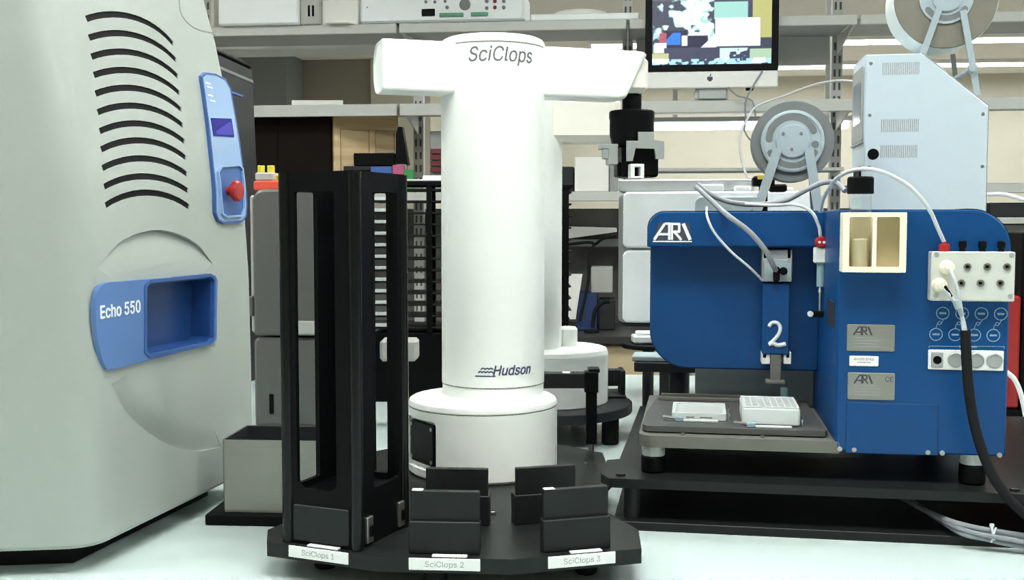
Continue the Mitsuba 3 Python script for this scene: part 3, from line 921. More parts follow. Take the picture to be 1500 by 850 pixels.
seamp = [axz(1238, 664), axz(1238, 586), axz(1374, 592), axz(1374, 668)]
part(ari, 'access_panel', bprism(Polygon([seamp[0], seamp[3], seamp[2], (seamp[0][0], seamp[2][1])]).buffer(-0.0006), FR - 0.0012, FR + 0.002, 0.0006), 'mat_ari', A)
part(ari, 'panel_seam', strip([(seamp[0][0], seamp[0][1] + 0.002), (seamp[0][0], seamp[2][1]), seamp[2], (seamp[3][0], seamp[3][1] + 0.002)], 0.0010, FR - 0.0004, FR + 0.001), 'mat_ari_seam', A)
for px, py in ((1230, 658), (1251, 659), (1359, 663), (1380, 664), (1464, 667)):
    x, z = axz(px, py)
    part(ari, 'screw', ylathe([(0, 0), (0.0036, 0), (0.003, 0.0016), (0.0012, 0.002), (0, 0.0012)], x, z, FR - 0.0005, 16), 'mat_alu', A)


def ari_logo(x0, z0, ww, hh, tk, y0, y1):
    P_ = lambda u, v: (x0 + u * ww, z0 + v * hh)
    return cat([strip([P_(0.02, 0.02), P_(0.30, 0.97)], tk * 1.1, y0, y1), strip([P_(0.30, 0.97), P_(0.42, 0.97), P_(0.42, 0.02)], tk, y0, y1), strip([P_(0.14, 0.35), P_(0.42, 0.35)], tk, y0, y1),
                strip([P_(0.49, 0.02), P_(0.49, 0.97)], tk * 0.9, y0, y1), strip([P_(0.42, 0.95), P_(0.68, 0.95), P_(0.68, 0.5), P_(0.52, 0.5)], tk, y0, y1), strip([P_(0.55, 0.5), P_(0.74, 0.02)], tk, y0, y1),
                strip([P_(0.78, 0.98), P_(0.97, 0.02)], tk * 1.4, y0, y1)])


# name plates
for (p0, p1, p2, p3), txt in ((((1240, 514), (1309, 517), (1311, 476), (1243, 471)), ''), (((1241, 585), (1309, 587), (1311, 547), (1242, 544)), '')):
    x0, z0 = axz(*p0)
    x1, z1 = axz(*p2)
    k = part(ari, 'name_plate', bprism(rrect(x0, z0, x1, z1, 0.002), FR - 0.0018, FR + 0.001, 0.0006), 'mat_nameplate', A, 'brushed metal name plate')
    w_ = x1 - x0
    part(k, 'lettering', ari_logo(x0 + w_ * 0.13, z1 - 0.0150, w_ * 0.40, 0.0120, 0.0017, FR - 0.0021, FR - 0.0015), 'mat_ink', A)
    if p0[1] > 550:
        part(k, 'mark', ytext('CE', x1 - 0.0135, z1 - 0.0115, 0.0065, FR - 0.0018, 0.0003), 'mat_ink', A, 'dark CE mark')
    for j in range(4):
        part(k, 'print_line', bx(x0 + w_ * 0.14, x0 + w_ * (0.62 + 0.08 * (j % 2)), FR - 0.0021, FR - 0.0015, z1 - 0.0185 - 0.0042 * j, z1 - 0.0172 - 0.0042 * j, 0), 'mat_ink_soft', A)
k = part(ari, 'barcode_sticker', bprism(rrect(*axz(1244, 536), *axz(1287, 522), 0.0015), FR - 0.001, FR + 0.001, 0.0003), 'mat_tag', A, 'white barcode sticker')
bars = []
xx0, zz0 = axz(1251, 528)
xx1, zz1 = axz(1280, 524.5)
rng = np.random.default_rng(4)
x = xx0
while x < xx1:
    w_ = rng.choice([0.0004, 0.0008])
    bars.append(bx(x, x + w_, FR - 0.0013, FR - 0.0008, zz0, zz1, 0))
    x += w_ + rng.choice([0.0005, 0.0008])
part(k, 'bars', cat(bars + [bx(xx0 + 0.004, xx1 - 0.004, FR - 0.0013, FR - 0.0008, zz0 - 0.003, zz0 - 0.0018, 0)]), 'mat_ink_soft', A, kind='stuff')
# printed port diagram
for i in range(4):
    xa, za = axz(1381 + 28.3 * i, 459 + 0.4 * i)
    xb, zb = axz(1371 + 28.0 * i, 490 + 0.5 * i)
    rr_ = 0.0087
    dia = []
    for (x, z) in ((xa, za), (xb, zb)):
        dia.append(prism(Point(x, z).buffer(rr_).difference(Point(x, z).buffer(rr_ - 0.0012)), FR - 0.0005, FR + 0.0003))
        dia.append(prism(sbox(x - 0.0045, z - 0.0013, x + 0.0045, z + 0.0013), FR - 0.0005, FR + 0.0003))
    zm = (za + zb) / 2
    dia.append(strip([(xb, zb + rr_), (xb + 0.001, zm - 0.001), (xa - 0.006, zm + 0.001)], 0.0009, FR - 0.0005, FR + 0.0003))
    dia.append(prism(Point(xa - 0.004, zm + 0.001).buffer(0.0026).difference(Point(xa - 0.004, zm + 0.001).buffer(0.0016)), FR - 0.0005, FR + 0.0003))
    dia.append(strip([(xa - 0.0015, zm + 0.001), (xa + 0.001, za - rr_)], 0.0009, FR - 0.0005, FR + 0.0003))
    part(ari, 'port_symbol', cat(dia), 'mat_print_soft', A, 'printed pale ring pair')
xa, za = axz(1361, 507)
xb, zb = axz(1471, 508)
part(ari, 'printed_bracket', cat([strip([(xa, za - 0.003), (xa, za), (xa + 0.038, za)], 0.0008, FR - 0.0005, FR + 0.0003), strip([(xb, zb - 0.003), (xb, zb), (xb - 0.034, zb)], 0.0008, FR - 0.0005, FR + 0.0003), bx(xa + 0.0385, xb - 0.0345, FR - 0.0005, FR + 0.0003, za - 0.0012, za + 0.0012, 0)]), 'mat_print_soft', A)
cpn = part(ari, 'connector_panel', bprism(rrect(*axz(1359, 541), *axz(1470, 514), 0.0015), FR - 0.0025, FR + 0.001, 0.0006), 'mat_tag', A, 'white connector strip')
x0, z0 = axz(1363, 538)
x1, z1 = axz(1381, 516)
part(cpn, 'inlet', cat([bx(x0, x1, FR - 0.0045, FR, z0, z1, 0.001)]), 'mat_alu', A)
part(cpn, 'inlet_hole', ycyl((x0 + x1) / 2, (z0 + z1) / 2, FR - 0.0052, FR, 0.0055, 20), 'mat_black', A)
for px in (1399, 1429, 1456):
    x, z = axz(px, 527 + (px - 1399) * 0.02)
    part(cpn, 'socket', ylathe([(0, 0), (0.0105, 0), (0.0105, 0.002), (0.009, 0.003), (0.009, 0.0012), (0, 0.0012)], x, z, FR - 0.002, 28), 'mat_alu', A)
# valve block
vx0, vz0 = axz(1363, 441, 0.008)
vx1, vz1 = axz(1488, 369, 0.008)
vb = part(ari, 'valve_block', bx(vx0, vx1, 0.008, FR, vz0, vz1, 0.0015), 'mat_block', A, 'milky plastic valve block')
for px, py in ((1372, 373), (1482, 374), (1371, 433), (1480, 434)):
    x, z = axz(px, py, 0.008)
    part(vb, 'screw', ylathe([(0, 0), (0.0034, 0), (0.003, 0.0012), (0, 0.0012)], x, z, 0.0082, 14), 'mat_alu', A)
for px, py in ((1417, 391), (1446, 391), (1475, 391), (1408, 415), (1436, 415), (1465, 415)):
    x, z = axz(px, py, 0.008)
    part(vb, 'port', ylathe([(0, 0), (0.0048, 0), (0.0048, 0.003), (0.003, 0.003), (0.003, 0.0005), (0, 0.0005)], x, z, 0.0085, 18), 'mat_steel', A)
    part(vb, 'port_shade', ycyl(x, z, 0.0072, 0.0082, 0.0022, 14), 'mat_brown', A)  # small dark disc painting the shade inside each port
for px, py in ((1390, 392), (1379, 418)):
    x, z = axz(px, py, -0.006)
    part(vb, 'fitting', ylathe([(0, 0), (0.0095, 0), (0.0095, 0.004), (0.008, 0.006), (0.008, 0.013), (0.005, 0.015), (0.005, 0.022), (0, 0.022)], x, z, 0.009, 24), 'mat_cream', A, 'cream push fitting')
for px in (1410, 1439, 1467):
    x = A.x(px, 0.018, 360)
    part(vb, 'stub', cat([cyl(x, 0.018, vz1, vz1 + 0.005, 0.004, 16), cyl(x, 0.018, vz1 + 0.004, vz1 + 0.014, 0.005, 16, 0.001)]), 'mat_black', A, 'black capped stub')
x = A.x(1383, 0.018, 360)
part(vb, 'cap', cat([cyl(x, 0.018, vz1 - 0.001, vz1 + 0.010, 0.0072, 20, 0.0015), cyl(x, 0.018, vz1 + 0.009, vz1 + 0.013, 0.003, 14)]), 'mat_red', A, 'red tube cap')
RCAP = (x, 0.018, vz1 + 0.012)

# head: hood over a recessed panel
HF, PF, HB = 0.215, 0.265, 0.47
hx0, hx1 = A.x(949, HF, 340), bx0 + 0.002
hz0, hz1 = A.z(362, HF, 1000), A.z(310, HF, 1000)
part(ari, 'hood', bprism(rrect(hx0, hz0, hx1, hz1, (0.001, 0.001, 0.001, 0.026), 10), HF, HB, 0.0025), 'mat_ari', A, 'blue hood')
px0_, pz0_ = A.x(952, PF, 450), A.z(541, PF, 1050)
part(ari, 'head_panel', bprism(rrect(px0_, pz0_, hx1, hz0 + 0.002, (0.062, 0.004, 0.0, 0.0), 14), PF, HB - 0.004, 0.0025), 'mat_ari', A, 'blue recessed head panel')
part(ari, 'hood_edge', prism(rrect(hx0 - 0.001, hz0, hx1 - 0.01, hz1 + 0.001, (0.001, 0.001, 0.001, 0.027), 10).difference(rrect(hx0 + 0.002, hz0 - 0.01, hx1 + 0.02, hz1 - 0.002, (0.001, 0.001, 0.001, 0.025), 10)), HF + 0.004, HB), 'mat_black', A)
# ARI badge
x0, z0 = A.xz(957, 352, HF)
x1, z1 = A.xz(1013, 327, HF)
lb_ = part(ari, 'badge', prism(Polygon([(x0, z0), (x1 + 0.001, z0), (x1 - 0.004, z1 + 0.0006), (x0 + 0.008, z1 + 0.0006)]), HF - 0.001, HF + 0.001), 'mat_ink', A, 'black badge with white angular letters')
part(lb_, 'lettering', ari_logo(x0, z0, x1 - x0, z1 - z0, 0.0038, HF - 0.0022, HF - 0.0005), 'mat_print', A)
part(lb_, 'print_line', cat([bx(x0 - 0.001, x1 + 0.001, HF - 0.001, HF + 0.0005, z0 - 0.0032, z0 - 0.0008, 0)]), 'mat_tape', A)
# press column with the white figure 2
CF = 0.225
cx0, cx1 = A.x(1117, CF, 470), A.x(1157, CF, 470)
ct, cb_ = A.z(415, CF, 1137), A.z(520, CF, 1137)
part(ari, 'press_block', bx(cx0, cx1, CF, PF, cb_, ct, 0.002), 'mat_ari', A, 'blue press block with a white figure 2')
zz = A.z(509, CF, 1137)
two = [(1126, 479), (1131, 473), (1139, 473.5), (1143, 480), (1141, 489), (1134, 498), (1127, 504)]
fig = tube([(*[A.xz(px, py, CF)[0]], CF - 0.0002, A.xz(px, py, CF)[1]) for px, py in two], np.array([0.0016] + [0.0029] * 47 + [0.0022])[:49], 8, n=8)
base2 = tube([(A.x(px, CF, py), CF - 0.0002, A.z(py, CF, px)) for px, py in ((1126, 505), (1132, 503), (1140, 506), (1151, 504))], 0.0034, 8)
part(ari, 'lettering', cat([fig, base2]), 'mat_print', A, 'white curved figure 2')
part(ari, 'press_bracket', cat([abox(1117, 366, 1160, 413, CF, PF, 0.001)]), 'mat_alu', A, 'grey bracket with a black plug')
part(ari, 'bracket_plate', cat([abox(1119, 380, 1159, 413, CF - 0.004, CF + 0.002, 0.001)]), 'mat_bluegrey', A)
part(ari, 'bracket_slot', cat([abox(1119, 366, 1123, 378, CF - 0.001, CF + 0.002, 0.0005), abox(1154, 364, 1158, 378, CF - 0.001, CF + 0.002, 0.0005)]), 'mat_black', A)
for px, py in ((1123, 382), (1155, 382), (1155, 410)):
    x, z = A.xz(px, py, CF)
    part(ari, 'screw', ylathe([(0, 0), (0.003, 0), (0.0025, 0.001), (0, 0.0012)], x, z, CF - 0.004, 12), 'mat_alu', A)
x, z = A.xz(1147, 397, CF)
part(ari, 'plug', cat([ycyl(x, z, CF - 0.014, CF - 0.003, 0.006, 20, 0.001), ycyl(x, z, CF - 0.018, CF - 0.012, 0.0035, 16, 0.001), abox(1133, 391, 1142, 413, CF - 0.012, CF - 0.003, 0.002)]), 'mat_black', A, 'black knurled plug')
part(ari, 'guide_clip', cat([abox(1116, 516, 1128, 534, CF + 0.004, PF, 0.001), abox(1148, 516, 1159, 534, CF + 0.004, PF, 0.001)]), 'mat_tag', A)
part(ari, 'clip_hole', cat([abox(1118, 517, 1122, 524, CF + 0.003, CF + 0.006, 0), abox(1152, 517, 1156, 524, CF + 0.003, CF + 0.006, 0)]), 'mat_black', A)
part(ari, 'press_foot', cat([abox(1129, 518, 1144, 560, CF + 0.002, CF + 0.012, 0.001), abox(1122, 558, 1150, 563.5, CF - 0.005, CF + 0.02, 0.001)]), 'mat_olive', A)
x, z = A.xz(1149, 575, 0.27)
part(ari, 'sensor', cat([cyl(x, 0.27, A.z(584, 0.27, 1149), A.z(568, 0.27, 1149), 0.006, 16, 0.001)]), 'mat_teal', A, 'blue-grey sensor stub')
# base plate, deck tray, back guard
by0 = 0.03
sx0 = A.x(935, by0, 640)
zp0, zp1 = A.z(657, by0, 1000), A.z(640, by0, 1000)
plan = rrect(sx0, by0, bx0 + 0.006, 0.40, (0.022, 0, 0, 0.004), 8)
part(ari, 'base_plate', zprism(plan, zp0, zp1), 'mat_olive', A, 'thick olive grey base plate')
ty0, ty1 = 0.052, 0.315
tx0, tx1 = A.x(940, ty0, 625), A.x(1213, ty0, 632)
zt0, zt1 = zp1 + 0.002, zp1 + 0.010
tp = Polygon([(tx0, ty0 + 0.012), (tx0 + 0.008, ty0), (tx1 - 0.004, ty0), (tx1, ty0 + 0.01), (tx1 - 0.004, 0.16), (tx1 - 0.006, ty1), (tx0 + 0.012, ty1), (tx0 + 0.002, 0.17)])
tray = part(ari, 'deck_tray', zprism(tp, zt0, zt1), 'mat_deck', A, 'dark grey deck tray')
part(tray, 'tray_groove', cat([bx(tx0 + 0.015, tx1 - 0.02, 0.285, 0.289, zt1, zt1 + 0.006, 0.001), bx(tx0 + 0.02, tx1 - 0.02, 0.298, 0.302, zt1, zt1 + 0.010, 0.001)]), 'mat_olive', A)
part(ari, 'tray_rail', bx(tx0 + 0.02, tx1 - 0.005, ty0 + 0.01, ty1, zp1, zt0, 0.0005), 'mat_black', A)
part(ari, 'back_guard', bx(A.x(1018, 0.325, 560), A.x(1195, 0.325, 560), 0.325, 0.331, zp1, pz0_ + 0.02, 0.001), 'mat_bluegrey', A)
for px in (1000, 1117):
    x = A.x(px, by0 + 0.012, 642)
    part(ari, 'screw', lathe([(0, 0), (0.003, 0), (0.003, 0.003), (0, 0.003)], 12, (x, by0 + 0.012, zp1)), 'mat_steel', A)
for px, py in ((957, 0.055), (1424, 0.055)):
    x = A.x(px, 0.055, 680)
    zb_ = zp0 if px < 1000 else bz0
    part(ari, 'foot_collar', cyl(x, 0.055, zb_ - 0.016, zb_, 0.0165, 32, 0.001), 'mat_plate', A, 'white foot collar')
    part(ari, 'foot', cyl(x, 0.055, RU + 0.0006, zb_ - 0.016, 0.0175, 32, 0.002), 'mat_black', A)
for x, y in ((sx0 + 0.03, 0.37), (bx1 - 0.03, 0.37)):
    part(ari, 'foot', cyl(x, y, RU + 0.0006, zp0, 0.0175, 24, 0.002), 'mat_black', A)

# nests and plates on the deck
pz = zt1
n1x0, n1x1 = A.x(983, 0.105, 618), A.x(1064, 0.105, 618)
n2x0, n2x1 = A.x(1087, 0.074, 625), A.x(1172, 0.074, 625)
for x0, x1, yf in ((n1x0, n1x1, 0.103), (n2x0, n2x1, 0.072)):
    part(tray, 'nest_clip', rod((x0 - 0.012, yf - 0.004, pz + 0.006), (x0 + 0.008, yf - 0.008, pz + 0.005), 0.0022, 10), 'mat_chrome', A)
    part(tray, 'nest_rail', bx(x0 + 0.018, x1 - 0.012, yf - 0.012, yf - 0.008, pz, pz + 0.004, 0.001), 'mat_plate', A, 'pale front rail')
    for d in (0, 0.045, 0.09):
        part(tray, 'nest_pin', cyl(x1 + 0.004, yf + 0.012 + d, pz, pz + 0.010, 0.0018, 10), 'mat_chrome', A)
    part(tray, 'nest_corner', bx(x0 + 0.006, x0 + 0.018, yf - 0.011, yf - 0.004, pz, pz + 0.007, 0.001), 'mat_teal', A)
pl = thing('microplate', 'shallow white framed microplate lying on the dark deck of the sealer', 'microplate')
py0, py1 = 0.105, 0.205
zz0 = pz + 0.001
fr_ = zprism(rrect(n1x0 + 0.001, py0, n1x1, py1, 0.004).difference(rrect(n1x0 + 0.006, py0 + 0.006, n1x1 - 0.005, py1 - 0.005, 0.003)), zz0, zz0 + 0.010)
part(pl, 'frame', fr_, 'mat_plate', A)
part(pl, 'foil', bx(n1x0 + 0.005, n1x1 - 0.004, py0 + 0.005, py1 - 0.004, zz0 + 0.001, zz0 + 0.0072, 0.001), 'mat_plate_foil', A, 'pale grey sealed surface')
part(pl, 'skirt_slot', cat([bx(n1x0 + a_, n1x0 + b_, py0 - 0.0004, py0 + 0.001, zz0 + 0.003, zz0 + 0.005, 0) for a_, b_ in ((0.022, 0.034), (0.042, 0.060))]), 'mat_seam', A)
dp = thing('deep_well_plate', 'tall white translucent block of wells standing under the figure 2', 'deep well plate')
dy0, dy1 = 0.074, 0.178
dzt = A.z(598, dy0, 1130)
part(dp, 'body', bx(n2x0, n2x1, dy0, dy1, pz + 0.001, dzt, 0.0025), 'mat_plate', A)
part(dp, 'rim', zprism(rrect(n2x0 + 0.001, dy0 + 0.001, n2x1 - 0.001, dy1 - 0.001, 0.003).difference(rrect(n2x0 + 0.004, dy0 + 0.004, n2x1 - 0.004, dy1 - 0.004, 0.002)), dzt - 0.0005, dzt + 0.001), 'mat_plate', A)
wl = []
for i in range(8):
    for j in range(12):
        wl.append(bx(n2x0 + 0.0065 + i * 0.0093, n2x0 + 0.0135 + i * 0.0093, dy0 + 0.0045 + j * 0.0077, dy0 + 0.0105 + j * 0.0077, dzt - 0.0002, dzt + 0.0006, 0))
part(dp, 'wells', cat(wl), 'mat_plate_foil', A, kind='stuff')

# cream holder on the cabinet, bottle in it
hy = FR - 0.034
x0, z0 = A.xz(1234, 399, hy)
x1, z1 = A.xz(1329, 311, hy)
ho = thing('bottle_holder', 'cream two-pocket holder box fixed on the blue cabinet', 'holder')
mx = A.x(1281, hy, 360)
openp = rrect(x0, z0, x1, z1, 0.002)
w1 = rrect(A.x(1244, hy, 360), A.z(391, hy, 1260), A.x(1278, hy, 360), A.z(318, hy, 1260), 0.002)
w2 = rrect(A.x(1284, hy, 360), A.z(391, hy, 1300), A.x(1318, hy, 360), A.z(318, hy, 1300), 0.002)
part(ho, 'front_frame', prism(openp.difference(w1).difference(w2), hy, hy + 0.003), 'mat_cream', A)
part(ho, 'shell', cat([bx(x0, x0 + 0.0025, hy + 0.002, FR - 0.0005, z0, z1, 0.0005), bx(x1 - 0.0025, x1, hy + 0.002, FR - 0.0005, z0, z1, 0.0005), bx(x0, x1, hy + 0.002, FR - 0.0005, z0, z0 + 0.0025, 0.0005), bx(mx - 0.001, mx + 0.001, hy + 0.002, FR - 0.0005, z0, z1, 0.0003), bx(mx, x1, hy + 0.002, FR - 0.0005, z1 - 0.0025, z1, 0.0003)]), 'mat_cream', A)
part(ho, 'back', bx(x0 + 0.001, x1 - 0.001, FR - 0.003, FR - 0.0006, z0 + 0.001, z1 - 0.001, 0), 'mat_cream_dark', A)
bo = thing('reagent_bottle', 'clear bottle with a black cap standing in the cream holder', 'bottle')
bcx, bcy = (A.x(1244, hy, 360) + A.x(1278, hy, 360)) / 2 + 0.0005, hy + 0.017
br = 0.0122
zc0, zc1 = A.z(284, bcy, 1260), A.z(259, bcy, 1260)
part(bo, 'glass', lathe([(0, z0 + 0.003), (br - 0.002, z0 + 0.003), (br, z0 + 0.006), (br, z1 - 0.012), (br + 0.003, z1 + 0.001), (br + 0.003, zc0 + 0.002), (br + 0.0018, zc0 + 0.002), (br + 0.0018, z1), (br - 0.0012, z1 - 0.012), (br - 0.0012, z0 + 0.006), (0, z0 + 0.0045)], 32, (bcx, bcy, 0)), 'mat_clear', A)
part(bo, 'liquid', cyl(bcx, bcy, z0 + 0.005, z0 + 0.045, br - 0.0015, 28, 0.002), 'mat_cream_dark', A)
part(bo, 'cap', lathe([(0, zc0), (0.0168, zc0), (0.0172, zc0 + 0.001), (0.0172, zc1 - 0.002), (0.0155, zc1), (0, zc1)], 36, (bcx, bcy, 0)), 'mat_black', A)
part(bo, 'sticker', bx(bcx - 0.010, bcx - 0.001, bcy - br - 0.0042, bcy - br - 0.0034, A.z(302, bcy, 1250), A.z(291, bcy, 1250), 0), 'mat_bluegrey', A)

# red-knobbed valve hanging at the cabinet's side
SV = 0.19
sv = part(ari, 'side_valve', cat([abox(1193, 362, 1213, 386, SV, SV + 0.02, 0.002)]), 'mat_tag', A, 'white valve body with a red knob')
x, z = A.xz(1203, 355, SV)
part(sv, 'knob', cat([ycyl(x, z, SV - 0.004, SV + 0.018, 0.0088, 24, 0.002)]), 'mat_red', A)
part(sv, 'knob_mark', cat([ycyl(x + d, z, SV - 0.0048, SV - 0.003, 0.0022, 10) for d in (-0.003, 0.0035)]), 'mat_print', A)
x, z = A.xz(1202, 400, SV + 0.01)
part(sv, 'syringe', cat([cyl(x, SV + 0.01, A.z(420, SV + 0.01, 1202), A.z(386, SV + 0.01, 1202), 0.006, 20)]), 'mat_teal', A)
part(sv, 'plunger', cat([cyl(x, SV + 0.01, A.z(458, SV + 0.01, 1198), A.z(420, SV + 0.01, 1198), 0.0022, 12), lathe([(0, 0), (0.004, 0), (0.002, 0.008), (0, 0.008)], 14, (x, SV + 0.01, A.z(428, SV + 0.01, 1198)))]), 'mat_chrome', A)
part(sv, 'clamp', cat([abox(1188, 456, 1206, 465, SV + 0.002, SV + 0.012, 0.001)]), 'mat_black', A)
part(sv, 'clamp_knob', cat([ycyl(*A.xz(1187, 460, SV), SV - 0.006, SV + 0.004, 0.0045, 16, 0.001)]), 'mat_tag', A)
part(ari, 'side_plate', bx(bx0 - 0.0012, bx0 + 0.001, 0.06, 0.14, A.z(478, 0.1, 1210), A.z(440, 0.1, 1210), 0.0005), 'mat_charcoal', A)

# film spool on the head
SP = 0.40
spx, spz = A.xz(1161, 207, SP)
sp = part(ari, 'film_spool', ylathe([(0, 0), (0.068, 0), (0.0685, 0.0005), (0.0685, 0.055), (0.068, 0.056), (0.052, 0.056), (0, 0.054)], spx + 0.001, spz, SP + 0.06, 72), 'mat_spool_dark', A, 'grey film spool')
part(sp, 'flange', ylathe([(0, 0), (0.0515, 0), (0.0525, 0.001), (0.0525, 0.006), (0.050, 0.0075), (0.047, 0.0075), (0.046, 0.006), (0, 0.006)], spx, spz, SP + 0.004, 72), 'mat_spool', A)
arcs = [LineString(arc3((-0.039, 0.004), (0.0, 0.041), (0.034, 0.017), 20)).buffer(0.0055), LineString(arc3((-0.036, -0.02), (0.0, -0.042), (0.036, -0.02), 20)).buffer(0.006), Point(0.037, -0.006).buffer(0.0062)]
part(sp, 'flange_shade_arc', cat([prism(affinity.translate(g_, spx, spz), SP - 0.0028, SP + 0.002) for g_ in arcs]), 'mat_spool_dark', A)  # dark arcs proud of the flange, groove shading put into their colour
part(sp, 'hub_disc', ylathe([(0, 0), (0.028, 0), (0.028, 0.004), (0.0265, 0.005), (0, 0.005)], spx, spz, SP - 0.002, 48), 'mat_spool', A)
for dx, dz in ((-0.016, 0.0125), (0.013, 0.0125), (-0.0018, -0.014)):
    part(sp, 'screw', ycyl(spx + dx, spz + dz, SP - 0.0085, SP - 0.006, 0.0026, 12), 'mat_spool_dark', A)
for px_t, px_b in ((1139, 1108), (1184, 1199)):
    a_, b_ = A.xz(px_t, 218, SP), A.xz(px_b, 305, SP)
    part(sp, 'leg', strip([a_, (b_[0], min(b_[1], hz1))], 0.0155, SP - 0.0095, SP - 0.0045), 'mat_spool', A)
    part(sp, 'rear_leg', strip([(a_[0] + 0.01, a_[1]), (b_[0], hz1)], 0.0125, SP + 0.061, SP + 0.064), 'mat_spool_dark', A)

# ------------------------------------------------------------------ grey-blue seal peeler tower with spool
TY, TD = 0.47, 0.62
tx0_, tx1_ = A.x(1266, TY, 200), A.x(1446, TY, 230)
tzt = A.z(79, TY, 1300)
pe = thing('seal_peeler', 'pale grey-blue tower cabinet with a chamfered top and vent grilles behind the blue cabinet', 'lab instrument')
tpoly = Polygon([(tx0_, RU + 0.0006), (tx1_, RU + 0.0006), (tx1_, A.z(155, TY, 1446)), (A.x(1350, TY, 78), tzt), (tx0_, tzt)])
part(pe, 'cabinet', bprism(tpoly, TY, TD, 0.002), 'mat_tower', A)
part(pe, 'cabinet_edge', cat([strip([(tx1_ + 0.0005, RU + 0.0006), (tx1_ + 0.0005, A.z(155, TY, 1446)), (A.x(1352, TY, 78), tzt + 0.0006)], 0.003, TY + 0.004, TD)]), 'mat_tower_edge', A)
for (c0, r0), (c1, r1) in (((1293, 92), (1348, 109)), ((1291, 175), (1347, 193)), ((1290, 213), (1345, 231))):
    a_, b_ = A.xz(c0, r0, TY), A.xz(c1, r1, TY)
    n = 20
    dx = (b_[0] - a_[0]) / n
    sl = []
    for i in range(n):
        sl.append(bx(a_[0] + dx * i, a_[0] + dx * (i + 0.42), TY - 0.0004, TY + 0.001, b_[1], a_[1], 0))
    part(pe, 'vent_grille', cat(sl), 'mat_tower_edge', A, kind='stuff')
for px, py in ((1276, 93), (1274, 169), (1273, 245), (1440, 167), (1439, 244)):
    x, z = A.xz(px, py, TY)
    part(pe, 'screw', ylathe([(0, 0), (0.003, 0), (0.0025, 0.0012), (0, 0.0015)], x, z, TY, 12), 'mat_steel', A)
x, z = A.xz(1279, 226, TY)
part(pe, 'port', ylathe([(0, 0), (0.0095, 0), (0.0095, 0.002), (0, 0.002)], x, z, TY + 0.001, 28), 'mat_black', A, 'round black port')
# its display side (faces away from the blue cabinet's front)
tl = A.sub(tx0_, TY, 0, -90)      # local x runs back to front on the narrow side: x = -(depth)
D_ = TD - TY
part(pe, 'display_bezel', prism(rrect(-D_ + 0.012, A.z(205, TY, 1262), -0.010, A.z(95, TY, 1262), 0.004), -0.003, 0.001), 'mat_alu', tl)
part(pe, 'display', prism(rrect(-D_ + 0.03, A.z(178, TY, 1262), -0.03, A.z(115, TY, 1262), 0.003), -0.0036, 0.001), 'mat_glass_dark', tl, 'dark blue display')
part(pe, 'display_seam', prism(rrect(-D_ + 0.006, A.z(209, TY, 1262), -0.004, A.z(206, TY, 1262), 0.001), -0.004, 0.001), 'mat_tower_edge', tl)
part(pe, 'media_slot', prism(rrect(-D_ + 0.05, A.z(260, TY, 1262), -0.03, A.z(243, TY, 1262), 0.001), -0.0036, 0.001), 'mat_black', tl)
s2y = TY + 0.02
sx_, sz_ = A.xz(1386, -3, s2y)
R_ = A.x(1463, s2y, 0) - sx_
s2 = part(pe, 'film_roll', ylathe([(0, 0), (R_, 0), (R_, 0.085), (R_ - 0.001, 0.086), (0.03, 0.086), (0, 0.085)], sx_, sz_, s2y + 0.086, 80), 'mat_film', A, 'large roll of film, tan side and pale rim')
part(s2, 'rim', ylathe([(R_ + 0.0002, 0.001), (R_ + 0.0012, 0.002), (R_ + 0.0012, 0.083), (R_ + 0.0002, 0.084)], sx_, sz_, s2y + 0.086, 80), 'mat_film_side', A)
part(s2, 'hub', ylathe([(0, 0), (0.044, 0), (0.0445, 0.001), (0.0445, 0.004), (0, 0.004)], sx_, sz_, s2y, 56), 'mat_spool', A)
part(s2, 'hub_shade_arc', prism(affinity.translate(LineString(arc3((-0.03, -0.02), (0.0, -0.035), (0.03, -0.02), 20)).buffer(0.005), sx_, sz_), s2y - 0.0046, s2y), 'mat_spool_dark', A)  # dark arc on the hub face, painting the shade of a groove
part(s2, 'hub_disc', ylathe([(0, 0), (0.024, 0), (0.024, 0.004), (0, 0.004)], sx_, sz_, s2y - 0.004, 40), 'mat_spool', A)
ly_ = s2y - 0.010
a_, b_ = A.xz(1377, 10, ly_), A.xz(1352, 80, ly_)
part(pe, 'spool_leg', strip([a_, b_], 0.0105, ly_, ly_ + 0.005), 'mat_spool', A)
a_, b_, c_ = A.xz(1411, 15, ly_), A.xz(1426, 100, ly_), A.xz(1432, 140, ly_)
part(pe, 'spool_leg', strip([a_, b_, c_], 0.0105, ly_, ly_ + 0.005), 'mat_spool', A)
a_, b_ = A.at(1398, 116, ly_ + 0.02), A.at(1424, 100, ly_ - 0.004)
part(pe, 'crank', cat([rod(a_, b_, 0.0042, 12), ycyl(*A.xz(1424, 100, ly_ - 0.004), ly_ - 0.012, ly_ + 0.002, 0.0075, 20, 0.001)]), 'mat_spool', A)
a_, b_ = A.xz(1395, 80, TD - 0.03), A.xz(1399, 115, TD - 0.03)
part(pe, 'rear_post', strip([a_, b_], 0.008, TD - 0.035, TD - 0.03), 'mat_spool_dark', A)

# ------------------------------------------------------------------ tubes of the sealer
def A3(px, py, ly):
    return A.at(px, py, ly)


